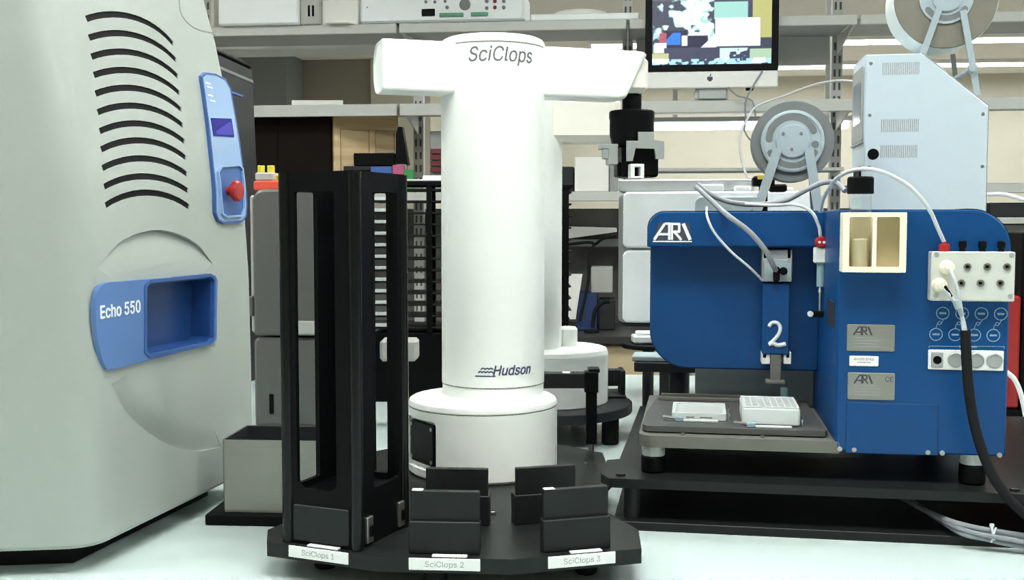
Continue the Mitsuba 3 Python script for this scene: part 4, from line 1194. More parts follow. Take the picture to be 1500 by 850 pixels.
solo('signal_cable', tube([A3(1020, 274, 0.34), A3(1040, 292, 0.28), A3(1064, 314, 0.20), A3(1098, 340, 0.19), A3(1122, 368, 0.195), A3(1132, 388, 0.205), A3(1137, 397, 0.217)], 0.0042, 12), 'mat_tube_grey', 'thick grey cable drooping over the blue hood to the black plug', 'cable', A)
solo('signal_cable', tube([A3(1022, 270, 0.36), A3(1040, 284, 0.34), A3(1062, 294, 0.33), A3(1090, 299, 0.30), A3(1120, 299, 0.30), A3(1150, 294, 0.30), A3(1180, 279, 0.30), A3(1205, 268, 0.30), A3(1225, 268, 0.30), A3(1238, 280, 0.28)], 0.0042, 12), 'mat_tube_grey', 'grey cable arching above the hood towards the black-capped bottle', 'cable', A)
solo('air_tube', tube([A3(1035, 304, 0.24), A3(1036, 318, 0.205), A3(1046, 340, 0.20), A3(1070, 368, 0.20), A3(1098, 392, 0.205), A3(1117, 411, 0.221)], 0.0021, 10), 'mat_tube', 'thin pale tube curving down across the hood to the grey bracket', 'tube', A)
solo('air_tube', tube([A3(1092, 299, 0.26), A3(1130, 301, 0.24), A3(1165, 300, 0.21), A3(1188, 310, 0.20), A3(1199, 330, 0.20), A3(1202, 347, 0.2)], 0.0026, 10), 'mat_tube', 'pale tube running along the hood down to the red knob', 'tube', A)
solo('air_tube', tube([A3(1202, 310, 0.19), A3(1207, 290, 0.15), A3(1222, 265, 0.08), A3(1245, 251, 0.02), A3(1275, 248, 0.0), A3(1305, 257, 0.0), A3(1335, 276, 0.0), A3(1360, 305, 0.005), A3(1374, 335, 0.012), RCAP], 0.0027, 10), 'mat_tube', 'clear tube arching from the head over the bottle to the red cap', 'tube', A)
dt = thing('drain_hose', 'black foam-sleeved hose hanging from the cream fittings down to the riser', 'hose')
part(dt, 'sleeve', tube([A3(1414, 484, -0.012), A3(1416, 530, -0.012), A3(1419, 570, -0.013), A3(1427, 620, -0.016), A3(1442, 670, -0.022), A3(1462, 710, -0.028), A3(1492, 745, -0.034), A3(1530, 772, -0.036), A3(1580, 790, -0.04)], 0.0066, 16), 'mat_rubber', A)
part(dt, 'inner_tube', cat([tube([A3(1391, 394, -0.014), A3(1398, 410, -0.020), A3(1404, 432, -0.018), A3(1408, 455, -0.014), A3(1412, 488, -0.012)], 0.0026, 10), tube([A3(1381, 419, -0.012), A3(1391, 432, -0.019), A3(1402, 448, -0.016), A3(1410, 466, -0.013), A3(1415, 488, -0.012)], 0.0024, 10)]), 'mat_tube', A, 'clear tubes')
part(dt, 'tip', tube([A3(1384, 419, -0.017), A3(1394, 435, -0.020)], 0.0018, 8, smooth=False), 'mat_black', A)
part(dt, 'connector', cat([rod(A3(1400, 440, -0.02), A3(1405, 452, -0.02), 0.005, 12), rod(A3(1405, 452, -0.02), A3(1409, 462, -0.016), 0.0032, 12)]), 'mat_bluegrey', A)
cb = thing('cable_bundle', 'bundle of grey cables with white ties lying along the riser edge', 'cables')
for pts_, r_ in (([(1318, 728, 0.16), (1360, 750, 0.06), (1395, 765, 0.0), (1430, 774, -0.014), (1465, 780, -0.02), (1520, 788, -0.025), (1580, 792, -0.03)], 0.0040),
                 ([(1340, 738, 0.14), (1375, 762, 0.05), (1410, 782, -0.012), (1445, 790, -0.02), (1480, 798, -0.025), (1530, 806, -0.03), (1580, 808, -0.03)], 0.0034),
                 ([(1330, 730, 0.18), (1372, 758, 0.04), (1402, 773, -0.008), (1436, 783, -0.024), (1472, 789, -0.03), (1525, 798, -0.035), (1580, 801, -0.035)], 0.0030)):
    part(cb, 'cable', tube([A.at(*p) for p in pts_], r_, 10), 'mat_tube_grey', A)
for px in (1453,):
    a_ = A.at(px, 770, -0.024)
    part(cb, 'tie', cat([rod(A.at(1453, 772, -0.026), A.at(1456, 792, -0.026), 0.0016, 8), rod(A.at(1459, 773, -0.026), A.at(1452, 795, -0.026), 0.0013, 8), cyl(a_[0], a_[1], a_[2] - 0.002, a_[2] + 0.002, 0.003, 12)]), 'mat_print', A, 'white cable tie')

# ------------------------------------------------------------------ behind the sealer
B = Frame(*W.w([W.x(905, 2.45, 400), 2.45, 0]), -9.6)
dv = thing('plate_reader', 'white rounded instrument with a grey frame half hidden behind the blue hood', 'lab instrument')
wx1 = B.x(1205, 0.0, 400)
zb, zt = B.z(474, 0, 930), B.z(281, 0, 930)
part(dv, 'frame', bprism(rrect(0, zb, wx1, zt - 0.003, 0.014), 0.012, 0.35, 0.004), 'mat_device_grey', B, 'grey frame')
x0 = B.x(912, 0, 400)
part(dv, 'upper_panel', bprism(rrect(x0, B.z(363, 0, 930), wx1 - 0.004, zt, 0.012), 0.0, 0.30, 0.004), 'mat_device', B, 'white upper cover')
part(dv, 'lower_panel', bprism(rrect(x0, B.z(473, 0, 930), wx1 - 0.004, B.z(367, 0, 930), 0.014), 0.0, 0.05, 0.004), 'mat_device', B, 'white lower cover')
part(dv, 'hatch', bprism(rrect(B.x(1018, -0.006, 300), B.z(340, -0.006, 1030), B.x(1125, -0.006, 300), B.z(288, -0.006, 1060), 0.014), -0.006, 0.002, 0.002), 'mat_bluegrey', B)
part(dv, 'top_slab', bx(B.x(906, 0.03, 270), B.x(1106, 0.03, 270), 0.03, 0.30, zt + 0.0005, B.z(263, 0.03, 930), 0.003), 'mat_alu', B, 'grey metal top slab')
for a_, b_ in ((1022, 1060), (1075, 1100), (1118, 1128), (1140, 1162)):
    part(dv, 'top_fitting', bx(B.x(a_, 0.02, 290), B.x(b_, 0.02, 290), 0.005, 0.05, zt, zt + 0.008 + 0.004 * (a_ % 3), 0.003), 'mat_device', B)
rb = thing('instrument_riser', 'dark grey riser board under the white rounded instrument', 'riser')
part(rb, 'upper_board', bx(0.0, wx1 + 0.01, 0.02, 0.37, zb - 0.009, zb - 0.001, 0.001), 'mat_charcoal', B)
for x in (0.10, wx1 - 0.02):
    for y in (0.20, 0.34):
        part(rb, 'pillar', cyl(x, y, 0.0, zb - 0.009, 0.012, 20), 'mat_charcoal', B)
# small staging arm with a pale plate left of the head
st = thing('transfer_stage', 'dark grey transfer stage carrying a pale plate under the blue head', 'plate stage')
sx, sz = B.x(922, -0.25, 525), B.z(530, -0.25, 950)
part(st, 'arm', bx(sx + 0.01, sx + 0.20, -0.26, -0.17, sz - 0.02, sz, 0.002), 'mat_charcoal', B)
part(st, 'column', cyl(sx + 0.10, -0.215, 0, sz - 0.02, 0.02, 24), 'mat_charcoal', B)
part(st, 'plate', bx(sx + 0.005, sx + 0.085, -0.255, -0.175, sz + 0.0005, sz + 0.011, 0.002), 'mat_bluegrey', B, 'pale plate')
# disc with a white block on the rear counter edge
C2 = Frame(*W.w([W.x(936, 2.33, 500), 2.33, 0]), 0)
dk = thing('turntable', 'small black turntable on a post carrying a white block', 'turntable')
zk = C2.z(503, 0, 750)
part(dk, 'post', cyl(0.02, 0, 0, zk - 0.010, 0.012, 20), 'mat_charcoal', C2)
part(dk, 'disc', cyl(0.02, 0, zk - 0.010, zk, 0.056, 48, 0.002), 'mat_black', C2)
part(dk, 'block', cat([bx(-0.014, 0.05, -0.024, 0.03, zk + 0.001, zk + 0.018, 0.003), bx(-0.006, 0.04, -0.016, 0.022, zk + 0.017, zk + 0.026, 0.003)]), 'mat_plate', C2, 'white block')

# ------------------------------------------------------------------ plate hotels
def hotel(label, lx0, lx1, post_x, fy, zlo, zhi, n, mirror):
    h_ = thing('plate_hotel', label, 'plate rack', 'open black plate hotels behind the white column')
    part(h_, 'base', bx(lx0, lx1, fy, fy + 0.13, 0, zlo - 0.01, 0.002), 'mat_black', W)
    part(h_, 'top_board', bx(lx0 - 0.004, lx1 + 0.004, fy - 0.004, fy + 0.134, zhi, zhi + 0.010, 0.001), 'mat_black', W)
    for i in range(n):
        z = zlo + (zhi - zlo - 0.012) * i / (n - 1)
        part(h_, 'shelf', bx(lx0, lx1, fy + 0.002, fy + 0.128, z, z + 0.0045, 0.0008), 'mat_black_plate', W)
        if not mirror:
            part(h_, 'bright_bar_tab', bx(lx0 + 0.001, lx0 + 0.045, fy - 0.002, fy + 0.02, z + 0.005, z + 0.0125, 0.0008), 'mat_plate', W, 'added pale tab imitating a bright reflection')  # added pale tabs stand in for bright reflections on the shelves
    for x in post_x:
        part(h_, 'post', bx(x - 0.0065, x + 0.0065, fy - 0.003, fy + 0.010, zlo - 0.01, zhi, 0.001), 'mat_black', W)
        part(h_, 'post', bx(x - 0.0065, x + 0.0065, fy + 0.12, fy + 0.133, zlo - 0.01, zhi, 0.001), 'mat_black', W)
    return h_


HY = 2.62
hx = lambda p: W.x(p, HY, 400)
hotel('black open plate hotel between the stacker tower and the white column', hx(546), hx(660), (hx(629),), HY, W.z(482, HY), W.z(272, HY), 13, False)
hotel('black open plate hotel peeping out past the white column beside the cables', hx(768), hx(837), (hx(829),), HY, W.z(490, HY), W.z(276, HY), 13, True)
ztop = W.z(272, HY) + 0.011
pp = thing('paper_stack', 'white papers lying on top of the black plate hotel', 'papers')
part(pp, 'sheet', bx(hx(593), hx(648), HY + 0.0, HY + 0.11, ztop, ztop + 0.004, 0.001), 'mat_paper', W)
solo('label_card', bx(hx(619), hx(650), HY + 0.02, HY + 0.09, ztop + 0.0045, ztop + 0.014, 0.001), 'mat_paper', 'small white carton lying on the papers', 'carton', W)
solo('power_box', cat([bx(W.x(556, 2.3, 510), W.x(611, 2.3, 510), 2.3, 2.36, W.z(530, 2.3, 580), W.z(498, 2.3, 580), 0.006), bx(W.x(575, 2.3, 510), W.x(595, 2.3, 510), 2.31, 2.35, 0, W.z(529, 2.3, 580), 0.002)]), 'mat_beige_light', 'white outlet box on a stand seen past the stacker tower', 'outlet box', W)

# ------------------------------------------------------------------ beige instrument, dark machine, metal bin
V = Frame(*W.w([W.x(369, 2.28, 400), 2.28, 0]), -6)
bi = thing('bench_instrument', 'grey-beige instrument with a rounded top behind the stacker tower', 'lab instrument')
vx1 = V.x(484, 0, 400)
zs, zt = V.z(494, 0, 400), V.z(277, 0, 400)
part(bi, 'upper_housing', bprism(rrect(0.002, zs + 0.003, vx1, zt, (0.004, 0.004, 0.025, 0.025)), 0.0, 0.36, 0.006), 'mat_beige', V)
part(bi, 'lower_housing', bprism(rrect(0.0, 0.004, vx1, zs - 0.002, (0.004, 0.004, 0.012, 0.012)), 0.004, 0.36, 0.006), 'mat_beige', V)
part(bi, 'side_trim', bx(-0.010, 0.001, 0.02, 0.36, 0.2, zt - 0.012, 0.004), 'mat_beige_light', V, 'pale side trim')
part(bi, 'latch', bx(-0.014, -0.002, 0.01, 0.05, V.z(465, 0, 400), V.z(435, 0, 400), 0.003), 'mat_beige', V)
part(bi, 'grip_slot', bx(V.x(394, 0, 590), V.x(400, 0, 590), 0.001, 0.006, V.z(607, 0, 400), V.z(578, 0, 400), 0.001), 'mat_black', V, 'dark slot')
part(bi, 'front_band', bx(V.x(430, 0, 470), vx1 - 0.002, -0.008, 0.006, V.z(490, 0, 440), V.z(470, 0, 440), 0.003), 'mat_beige_light', V)
part(bi, 'rear_foot', bx(0.02, vx1 - 0.02, 0.02, 0.34, 0, 0.006, 0.001), 'mat_rubber', V)
ob = thing('tube_rack', 'orange-red tube rack with a pale bin and yellow caps on the beige instrument', 'tube rack')
oz = zt + 0.0005
ox0, ox1 = V.x(372, 0.08, 260), V.x(412, 0.08, 260)
part(ob, 'tray', bx(ox0 - 0.002, ox1, 0.08, 0.16, oz, oz + 0.020, 0.003), 'mat_orange', V)
part(ob, 'bin', bx(ox0, ox0 + 0.040, 0.085, 0.15, oz + 0.020, oz + 0.038, 0.003), 'mat_pink' if False else 'mat_beige_light', V, 'pale bin')
for k, dx in enumerate((0.006, 0.028, 0.036, 0.052)):
    part(ob, 'cap', cyl(ox0 + dx, 0.11, oz + (0.036 if k < 2 else 0.018), oz + (0.054 if k < 2 else 0.034), 0.008, 18, 0.001), 'mat_yellow', V, 'yellow cap')
dm = thing('dark_machine', 'tall charcoal machine with a thin blue line behind the large grey instrument', 'machine')
D = Frame(*W.w([W.x(325, 2.75, 270), 2.75, 0]), -4)
zt = D.z(66, 0, 345)
part(dm, 'housing', loft([np.array([(-0.30, 0, 0.0), (0.0, 0, 0.0), (0.0, 0.3, 0), (-0.30, 0.3, 0)]), np.array([(-0.30, 0, 0.5), (0.0, 0, 0.5), (0.0, 0.3, 0.5), (-0.30, 0.3, 0.5)]), np.array([(-0.30, 0, zt - 0.02), (-0.012, 0, zt - 0.02), (-0.012, 0.3, zt - 0.02), (-0.30, 0.3, zt - 0.02)])]), 'mat_charcoal', D)
part(dm, 'lid', bx(-0.31, -0.014, -0.01, 0.31, zt - 0.019, zt, 0.008), 'mat_black', D)
zl = D.z(127, 0, 350)
part(dm, 'line', bx(-0.1, -0.0065, -0.002, 0.20, zl - 0.003, zl + 0.003, 0.0005), 'mat_cobalt', D, 'thin blue line')
part(dm, 'collar', bx(-0.30, -0.008, -0.004, 0.3, D.z(100, 0, 350), D.z(94, 0, 350), 0.002), 'mat_spool_dark', D)
N = Frame(*W.atz(300, 770, 0.0), -4)
mb = thing('waste_bin', 'open brushed steel bin standing on a black tray', 'bin')
bz = 0.0165
nx0, nx1 = N.x(327, 0.012, 745), N.x(478, 0.012, 745)
nzt = N.z(645, 0.012, 380)
outer, inner = rrect(nx0, 0.012, nx1, 0.125, 0.003), rrect(nx0 + 0.0015, 0.0135, nx1 - 0.0015, 0.1235, 0.002)
part(mb, 'body', cat([zprism(outer.difference(inner), bz, nzt), zprism(outer, bz, bz + 0.002)]), 'mat_steel', N)
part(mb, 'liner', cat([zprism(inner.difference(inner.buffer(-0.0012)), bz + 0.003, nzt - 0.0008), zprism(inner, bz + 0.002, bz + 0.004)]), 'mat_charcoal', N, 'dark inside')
part(mb, 'tray', bx(0, nx1 + 0.004, 0, 0.14, 0, 0.016, 0.002), 'mat_black', N, 'black tray')

# ------------------------------------------------------------------ things on the rack
def onrack(px0, py0, px1, py1, ly0, ly1, r=0.003):
    a_, b_ = RK.xz(px0, py0, ly0), RK.xz(px1, py1, ly0)
    return bx(a_[0], b_[0], ly0, ly1, b_[1], a_[1], r)


def rx(px, ly, py=200):
    return RK.x(px, ly, py)


# monitor
mo = thing('monitor', 'silver desktop monitor with a black-framed lit screen on the middle shelf', 'monitor')
my = -0.03
x0, x1 = rx(945, my, 100), rx(1140, my, 100)
zc, zb_ = RK.z(104, my, 1040), RK.z(129, my, 1040)
zt_ = zc + (x1 - x0) * 0.60
part(mo, 'chin', bx(x0, x1, my, my + 0.018, zb_, zc, 0.004), 'mat_lamp_case', RK, 'silver chin')
part(mo, 'bezel', bprism(rrect(x0, zc, x1, zt_, 0.004), my - 0.001, my + 0.018, 0.002), 'mat_black', RK, 'black bezel')
bw = 0.026
sx0, sx1, sz0, sz1 = x0 + bw, x1 - bw, zc + bw * 0.95, zt_ - bw


def screen_fn(p, n, uv):
    u, v = mi.Float(uv.x), mi.Float(uv.y) * 0.66          # u across, v up, 0..1

    def rect(a, b, c, d, e=0.006):
        return smoothstep(a - e, a + e, u) * (1 - smoothstep(b - e, b + e, u)) * smoothstep(c - e, c + e, v) * (1 - smoothstep(d - e, d + e, v))

    def tri(a, b, c, e=0.01):
        return smoothstep(-e, e, a * u + b * v + c)
    w1 = fbm(u * 9 + 2, v * 9, 0.5, 3)
    w2 = fbm(u * 22, v * 22 + 7, 0.5, 2)
    c = mi.Color3f(0.05, 0.055, 0.09)
    left = rect(0.01, 0.52, 0.12, 0.72)
    c = mix(c, mi.Color3f(0.34, 0.62, 0.60), left * smoothstep(0.44, 0.50, w1))
    c = mix(c, mi.Color3f(0.92, 0.95, 0.98), left * smoothstep(0.50, 0.54, w1 * 0.75 + w2 * 0.25) * smoothstep(0.2, 0.3, v))
    c = mix(c, mi.Color3f(0.02, 0.02, 0.05), rect(0.30, 0.47, 0.14, 0.29))
    c = mix(c, mi.Color3f(0.02, 0.02, 0.05), rect(0.10, 0.30, 0.14, 0.34))
    c = mix(c, mi.Color3f(0.03, 0.18, 0.70), rect(0.11, 0.24, 0.20, 0.32) * tri(1.0, -0.8, 0.08))
    c = mix(c, mi.Color3f(0.38, 0.08, 0.12), rect(0.06, 0.12, 0.22, 0.32))
    c = mix(c, mi.Color3f(0.9, 0.95, 1.0), rect(0.25, 0.295, 0.19, 0.29))
    c = mix(c, mi.Color3f(0.9, 0.95, 1.0), rect(0.02, 0.12, 0.12, 0.22))
    c = mix(c, mi.Color3f(0.9, 0.95, 1.0), rect(0.37, 0.54, 0.13, 0.30) * tri(1.0, -0.9, -0.26))
    c = mix(c, mi.Color3f(0.30, 0.58, 0.52), rect(0.52, 0.80, 0.45, 0.62))
    c = mix(c, mi.Color3f(0.95, 0.98, 1.0), rect(0.53, 0.905, 0.18, 0.46))
    c = mix(c, mi.Color3f(0.42, 0.42, 0.16), rect(0.84, 1.0, 0.26, 1.0) * (1 - rect(0.53, 0.905, 0.18, 0.46)))
    c = mix(c, mi.Color3f(0.05, 0.055, 0.10), rect(0.10, 1.0, 0.06, 0.17))
    c = mix(c, mi.Color3f(0.45, 0.48, 0.25), rect(0.0, 0.14, 0.03, 0.115))
    c = mix(c, mi.Color3f(0.36, 0.52, 0.36), rect(0.82, 1.0, 0.03, 0.15))
    c = mix(c, mi.Color3f(0.55, 0.85, 0.95), rect(0.57, 0.80, 0.0, 0.16) * smoothstep(0.42, 0.46, w1))
    c = mix(c, mi.Color3f(0.35, 0.68, 0.95), rect(0.0, 1.0, 0.0, 0.055) * smoothstep(0.40, 0.5, w2))
    c = mix(c, mi.Color3f(0.9, 0.97, 1.0), rect(0.0, 0.95, 0.01, 0.06) * smoothstep(0.52, 0.56, w1))
    return mix(c, mi.Color3f(0.16, 0.20, 0.18), smoothstep(0.63, 0.67, v) * (1 - rect(0.52, 0.80, 0.45, 0.72)))


scr = trimesh.Trimesh([[sx0, my - 0.0016, sz0], [sx1, my - 0.0016, sz0], [sx1, my - 0.0016, sz1], [sx0, my - 0.0016, sz1]], [[0, 1, 2], [0, 2, 3]], process=False)
part(mo, 'screen', scr, 'mat_black_gloss', RK, 'lit screen showing a view of lab instruments', smooth=False, uv=np.array([[0, 0], [1, 0], [1, 1], [0, 1]]), emitter={'type': 'area', 'radiance': proc(screen_fn)})
lx, lz = RK.xz(1040, 115, my)
apl = Point(-0.0042, 0).buffer(0.0072).union(Point(0.0042, 0).buffer(0.0072)).union(Point(0, -0.004).buffer(0.007)).difference(Point(0.0145, 0.001).buffer(0.0052))
leaf = affinity.translate(affinity.rotate(affinity.scale(Point(0, 0).buffer(0.0045), 0.5, 1.0), -35), 0.002, 0.0125)
part(mo, 'emblem', prism(affinity.translate(apl.union(leaf), lx, lz), my - 0.0012, my + 0.001), 'mat_ink', RK, 'dark fruit-shaped emblem')
part(mo, 'stand_foot', cat([bprism(Polygon([RK.xz(1016, 145, 0.0), RK.xz(1067, 145, 0.0), RK.xz(1065, 128, 0.0), RK.xz(1019, 128, 0.0)]), 0.0, 0.005, 0.001), bx(rx(1018, .005), rx(1066, .005), 0.002, 0.20, Z_MID + 0.0005, Z_MID + 0.004, 0.001), bx(rx(1022, .02), rx(1062, .02), my + 0.018, my + 0.05, Z_MID + 0.003, zc + 0.05, 0.002)]), 'mat_alu', RK, 'grey stand')
# top shelf
zs = Z_TOP + 0.001
tb = thing('white_case', 'long white case with rounded black slots in its end on the top shelf', 'case')
part(tb, 'body', bx(rx(330, 0.03), rx(446, 0.03), -0.03, 0.30, zs, zs + 0.12, 0.006), 'mat_device', RK)
part(tb, 'end_cap', bx(rx(446, 0.03), rx(474, 0.03), -0.01, 0.28, zs, zs + 0.12, 0.004), 'mat_beige_light', RK)
for px in (451, 457):
    part(tb, 'end_slot', bx(rx(px, -0.01, 15), rx(px + 3, -0.01, 15), -0.012, 0.0, RK.z(24, -0.01, 450), RK.z(8, -0.01, 450), 0.001), 'mat_black', RK)
solo('paper_sheet', bx(rx(476, 0.05), rx(528, 0.05), 0.02, 0.10, zs, zs + 0.10, 0.004), 'mat_paper', 'white paper package between the white case and the projector', 'package', RK)
solo('paper_flap', zprism(Polygon([(rx(480, 0.0), -0.03), (rx(512, 0.0), -0.035), (rx(524, 0.0), 0.015), (rx(484, 0.0), 0.015)]), zs, zs + 0.003), 'mat_paper', 'white sheet lying over the top shelf edge', 'sheet', RK)
pj = thing('projector', 'white projector with its socket side facing out on the top shelf', 'projector')
px0, px1 = rx(529, 0.02), rx(767, 0.02)
part(pj, 'housing', bx(px0, px1, 0.02, 0.30, zs + 0.006, zs + 0.13, 0.008), 'mat_device', RK)
part(pj, 'foot', bx(px0 + 0.06, px1 - 0.02, 0.04, 0.28, zs, zs + 0.006, 0.001), 'mat_black', RK)
pjz = lambda px, py: RK.xz(px, py, 0.02)


def onpj(a_, b_, c_, d_, m_, name, lab=None, dep=0.004):
    p0, p1 = pjz(a_, d_), pjz(c_, b_)
    part(pj, name, bx(p0[0], p1[0], 0.02 - dep, 0.024, p0[1], p1[1], 0.0015), m_, RK, lab)


onpj(618, 13, 637, 24, 'mat_black', 'power_inlet', 'black power inlet')
onpj(644, 19, 679, 25, 'mat_terminal', 'terminal_strip', 'green terminal strip', 0.010)
onpj(690, 18, 715, 24, 'mat_terminal', 'terminal_strip', 'green terminal strip', 0.010)
for px, py, r_, m_ in ((681, 7, 0.022, 'mat_spool_dark'), (655, 11, 0.007, 'mat_spool_dark'), (713, 12, 0.007, 'mat_spool_dark'), (725, 11, 0.007, 'mat_maroon'), (738, 11, 0.007, 'mat_spool_dark'), (713, 2, 0.007, 'mat_spool_dark'), (725, 2, 0.007, 'mat_maroon'), (738, 2, 0.007, 'mat_spool_dark'), (624, 3, 0.006, 'mat_spool_dark'), (637, 3, 0.006, 'mat_spool_dark'), (652, 2, 0.006, 'mat_spool_dark'), (526 + 12, 11, 0.002, 'mat_ink')):
    x, z = pjz(px, py)
    part(pj, 'socket', ylathe([(0, 0), (r_, 0), (r_, 0.004), (r_ * 0.7, 0.005), (0, 0.003)], x, z, 0.021, 20), m_, RK)
rd = thing('foam_ring', 'round white disc lying on a folded white sheet on the top shelf', 'disc')
part(rd, 'disc', cyl(rx(850, 0.2), 0.2, zs + 0.03, zs + 0.06, 0.11, 40, 0.006), 'mat_paper', RK)
part(rd, 'sheet', bx(rx(778, 0.05), rx(935, 0.05), 0.02, 0.38, zs, zs + 0.028, 0.004), 'mat_device', RK)
# middle shelf
solo('envelope', zprism(Polygon([(rx(430, 0.05), 0.03), (rx(503, 0.05), 0.05), (rx(470, 0.2), 0.22), (rx(428, 0.2), 0.2)]), Z_MID + 0.001, Z_MID + 0.022), 'mat_paper', 'flat cream envelope box lying on the middle shelf', 'box', RK)
# low shelf, behind the tower
zl1 = Z_LOW + 0.001
br_ = thing('storage_box', 'large dark brown box on the low shelf behind the stacker tower', 'box')
bz1 = Z_MID - 0.02
part(br_, 'body', bx(rx(330, 0.1), rx(484, 0.1), 0.10, 0.40, zl1, bz1, 0.004), 'mat_brown', RK)
part(br_, 'door_line', bx(rx(405, 0.1), rx(406.5, 0.1), 0.097, 0.102, zl1 + 0.01, bz1 - 0.02, 0), 'mat_black', RK)
WD = RK.sub(rx(488, 0.115), 0.115, 0, 30)
wf = thing('wooden_panel', 'tan wooden panel wall with framed boards standing on the low shelf', 'wooden panel')
wl_ = WD.x(583, 0.0, 220)
part(wf, 'backing', bx(0, wl_, 0.006, 0.014, zl1, Z_MID - 0.02, 0), 'mat_wood', WD)
zr = WD.z(189, 0, 498)
part(wf, 'top_rail', bx(0, wl_, -0.004, 0.005, zr, Z_MID - 0.021, 0.001), 'mat_wood', WD)
for a_, b_ in ((486, 498), (541, 549), (578, 583)):
    part(wf, 'stile', bx(max(WD.x(a_, 0, 220), 0.001), WD.x(b_, 0, 220), -0.008, 0.005, zl1, zr, 0.001), 'mat_wood', WD)
for a_, b_ in ((499, 540), (550, 577)):
    part(wf, 'board', bx(WD.x(a_, 0, 220), WD.x(b_, 0, 220), -0.001, 0.005, zl1, zr - 0.004, 0.001), 'mat_wood', WD)
P2 = W
bp = thing('black_printer', 'flat black printer on a grey base in front of the wooden panels', 'printer')
py_ = 0.035
part(bp, 'grey_base', onrack(503, 250, 580, 243, py_, 0.10, 0.002), 'mat_charcoal', RK)
part(bp, 'body', onrack(518, 243, 577, 224, py_ + 0.002, 0.095, 0.003), 'mat_black', RK)
part(bp, 'handle', tube([RK.at(551, 224, py_ + 0.02), RK.at(553, 219, py_ + 0.02), RK.at(574, 221, py_ + 0.02), RK.at(578, 224, py_ + 0.02)], 0.0015, 8), 'mat_tube_grey', RK)
part(bp, 'support', bx(rx(505, py_), rx(578, py_), py_ + 0.01, 0.09, zl1, RK.z(250, py_, 540), 0.001), 'mat_charcoal', RK)
tm = thing('tilted_screen', 'thin black tilted screen seen edge-on beside the slotted upright', 'screen')
part(tm, 'panel', prism(Polygon([RK.xz(580, 240, 0.05), RK.xz(592, 240, 0.05), RK.xz(598, 242, 0.05), RK.xz(589, 186, 0.05), RK.xz(583, 186, 0.05), RK.xz(580, 196, 0.05)]), 0.05, 0.09), 'mat_black', RK)
part(tm, 'stand', bx(rx(582, 0.06), rx(596, 0.06), 0.055, 0.085, zl1, RK.z(240, 0.05, 588), 0.001), 'mat_alu', RK)
for name, a_, b_, m_, lab, dz in (('blue_box', 543, 574, 'mat_cobalt', 'small blue box among clutter on the low shelf', 244), ('pink_box', 575, 592, 'mat_pink', 'small crimson box next to the blue box', 242), ('green_box', 591, 606, 'mat_green', 'small dark green box at the foot of the slotted upright', 249)):
    solo(name, bx(rx(a_, 0.012), rx(b_, 0.012), 0.004, 0.028, zl1, RK.z(dz, 0.012, 570), 0.002), m_, lab, 'box', RK)
mr = thing('book_stack', 'white stand holding dark red boxes behind the upright', 'stand')
mx0 = rx(628, 0.1)
part(mr, 'frame', bx(mx0, mx0 + 0.16, 0.12, 0.36, zl1, RK.z(192, 0.12, 640), 0.003), 'mat_rack_grey', RK)
for k in range(4):
    z_ = RK.z(252 - 9 * k, 0.1, 640)
    part(mr, 'red_box', bx(mx0 + 0.006, mx0 + 0.15, 0.10, 0.118, z_, z_ + 0.019, 0.001), 'mat_maroon', RK, 'dark red box')
# white box, tray
solo('white_box', bx(rx(842, 0.03), rx(892, 0.03), 0.03, 0.20, zl1, RK.z(230, 0.03, 868), 0.002), 'mat_paper', 'plain white box on the low shelf beside the gripper', 'box', RK)
solo('grey_box', bx(rx(893, 0.05), rx(905, 0.05), 0.05, 0.2, zl1, RK.z(235, 0.05, 898), 0.002), 'mat_rack_grey', 'narrow grey box beside the plain white box', 'box', RK)
solo('file_box', bx(rx(818, 0.05), rx(840, 0.05), 0.06, 0.2, zl1, RK.z(244, 0.05, 830), 0.002), 'mat_charcoal', 'dark file box left of the plain white box', 'box', RK)
# long tube lamp hanging behind the shelves
tl_ = thing('tube_lamp', 'long white tube lamp glowing below the middle shelf', 'lamp')
ly = 0.55
x0, x1 = rx(955, ly, 184), rx(1248, ly, 184)
z0, z1 = RK.z(190, ly, 1050), RK.z(178, ly, 1050)
part(tl_, 'housing', bx(x0, x1, ly, ly + 0.05, z1, z1 + 0.02, 0.002), 'mat_rack_grey', RK)
part(tl_, 'tube', bx(x0 + 0.01, x1 - 0.01, ly, ly + 0.04, z0, z1 - 0.001, 0.006), 'mat_lamp_case', RK, emitter=lamp_light(0.35))
for x in (x0 + 0.1, x1 - 0.1):
    part(tl_, 'hanger', bx(x - 0.01, x + 0.01, ly + 0.02, ly + 0.03, z1 + 0.02, CEIL - 0.001, 0), 'mat_rack', RK)

# ------------------------------------------------------------------ clutter on the rear counter
bk = thing('back_board', 'grey back board behind the rear counter', 'board')
part(bk, 'board', bx(BAYS[1], BAYS[5], 0.47, 0.49, 0.001, Z_LOW - 0.06, 0.001), 'mat_beige', RK)
solo('papers', prism(Polygon([RK.xz(830, 350, 0.25), RK.xz(903, 340, 0.25), RK.xz(903, 334, 0.25), RK.xz(832, 332, 0.25)]), 0.25, 0.42), 'mat_paper', 'white sheets on a ledge above the tangled cables', 'papers', RK)
solo('ledge', bx(rx(826, 0.2), rx(915, 0.2), 0.2, 0.415, RK.z(362, 0.2, 870), RK.z(351, 0.2, 870), 0.002), 'mat_beige', 'beige ledge above the blue clutter on the rear counter', 'ledge', RK)
solo('display_tablet', prism(Polygon([RK.xz(828, 468, 0.1), RK.xz(843, 468, 0.1), RK.xz(853, 402, 0.1), RK.xz(834, 402, 0.1)]), 0.1, 0.13), 'mat_paper', 'slanted white tablet behind the plate hotel', 'tablet', RK)
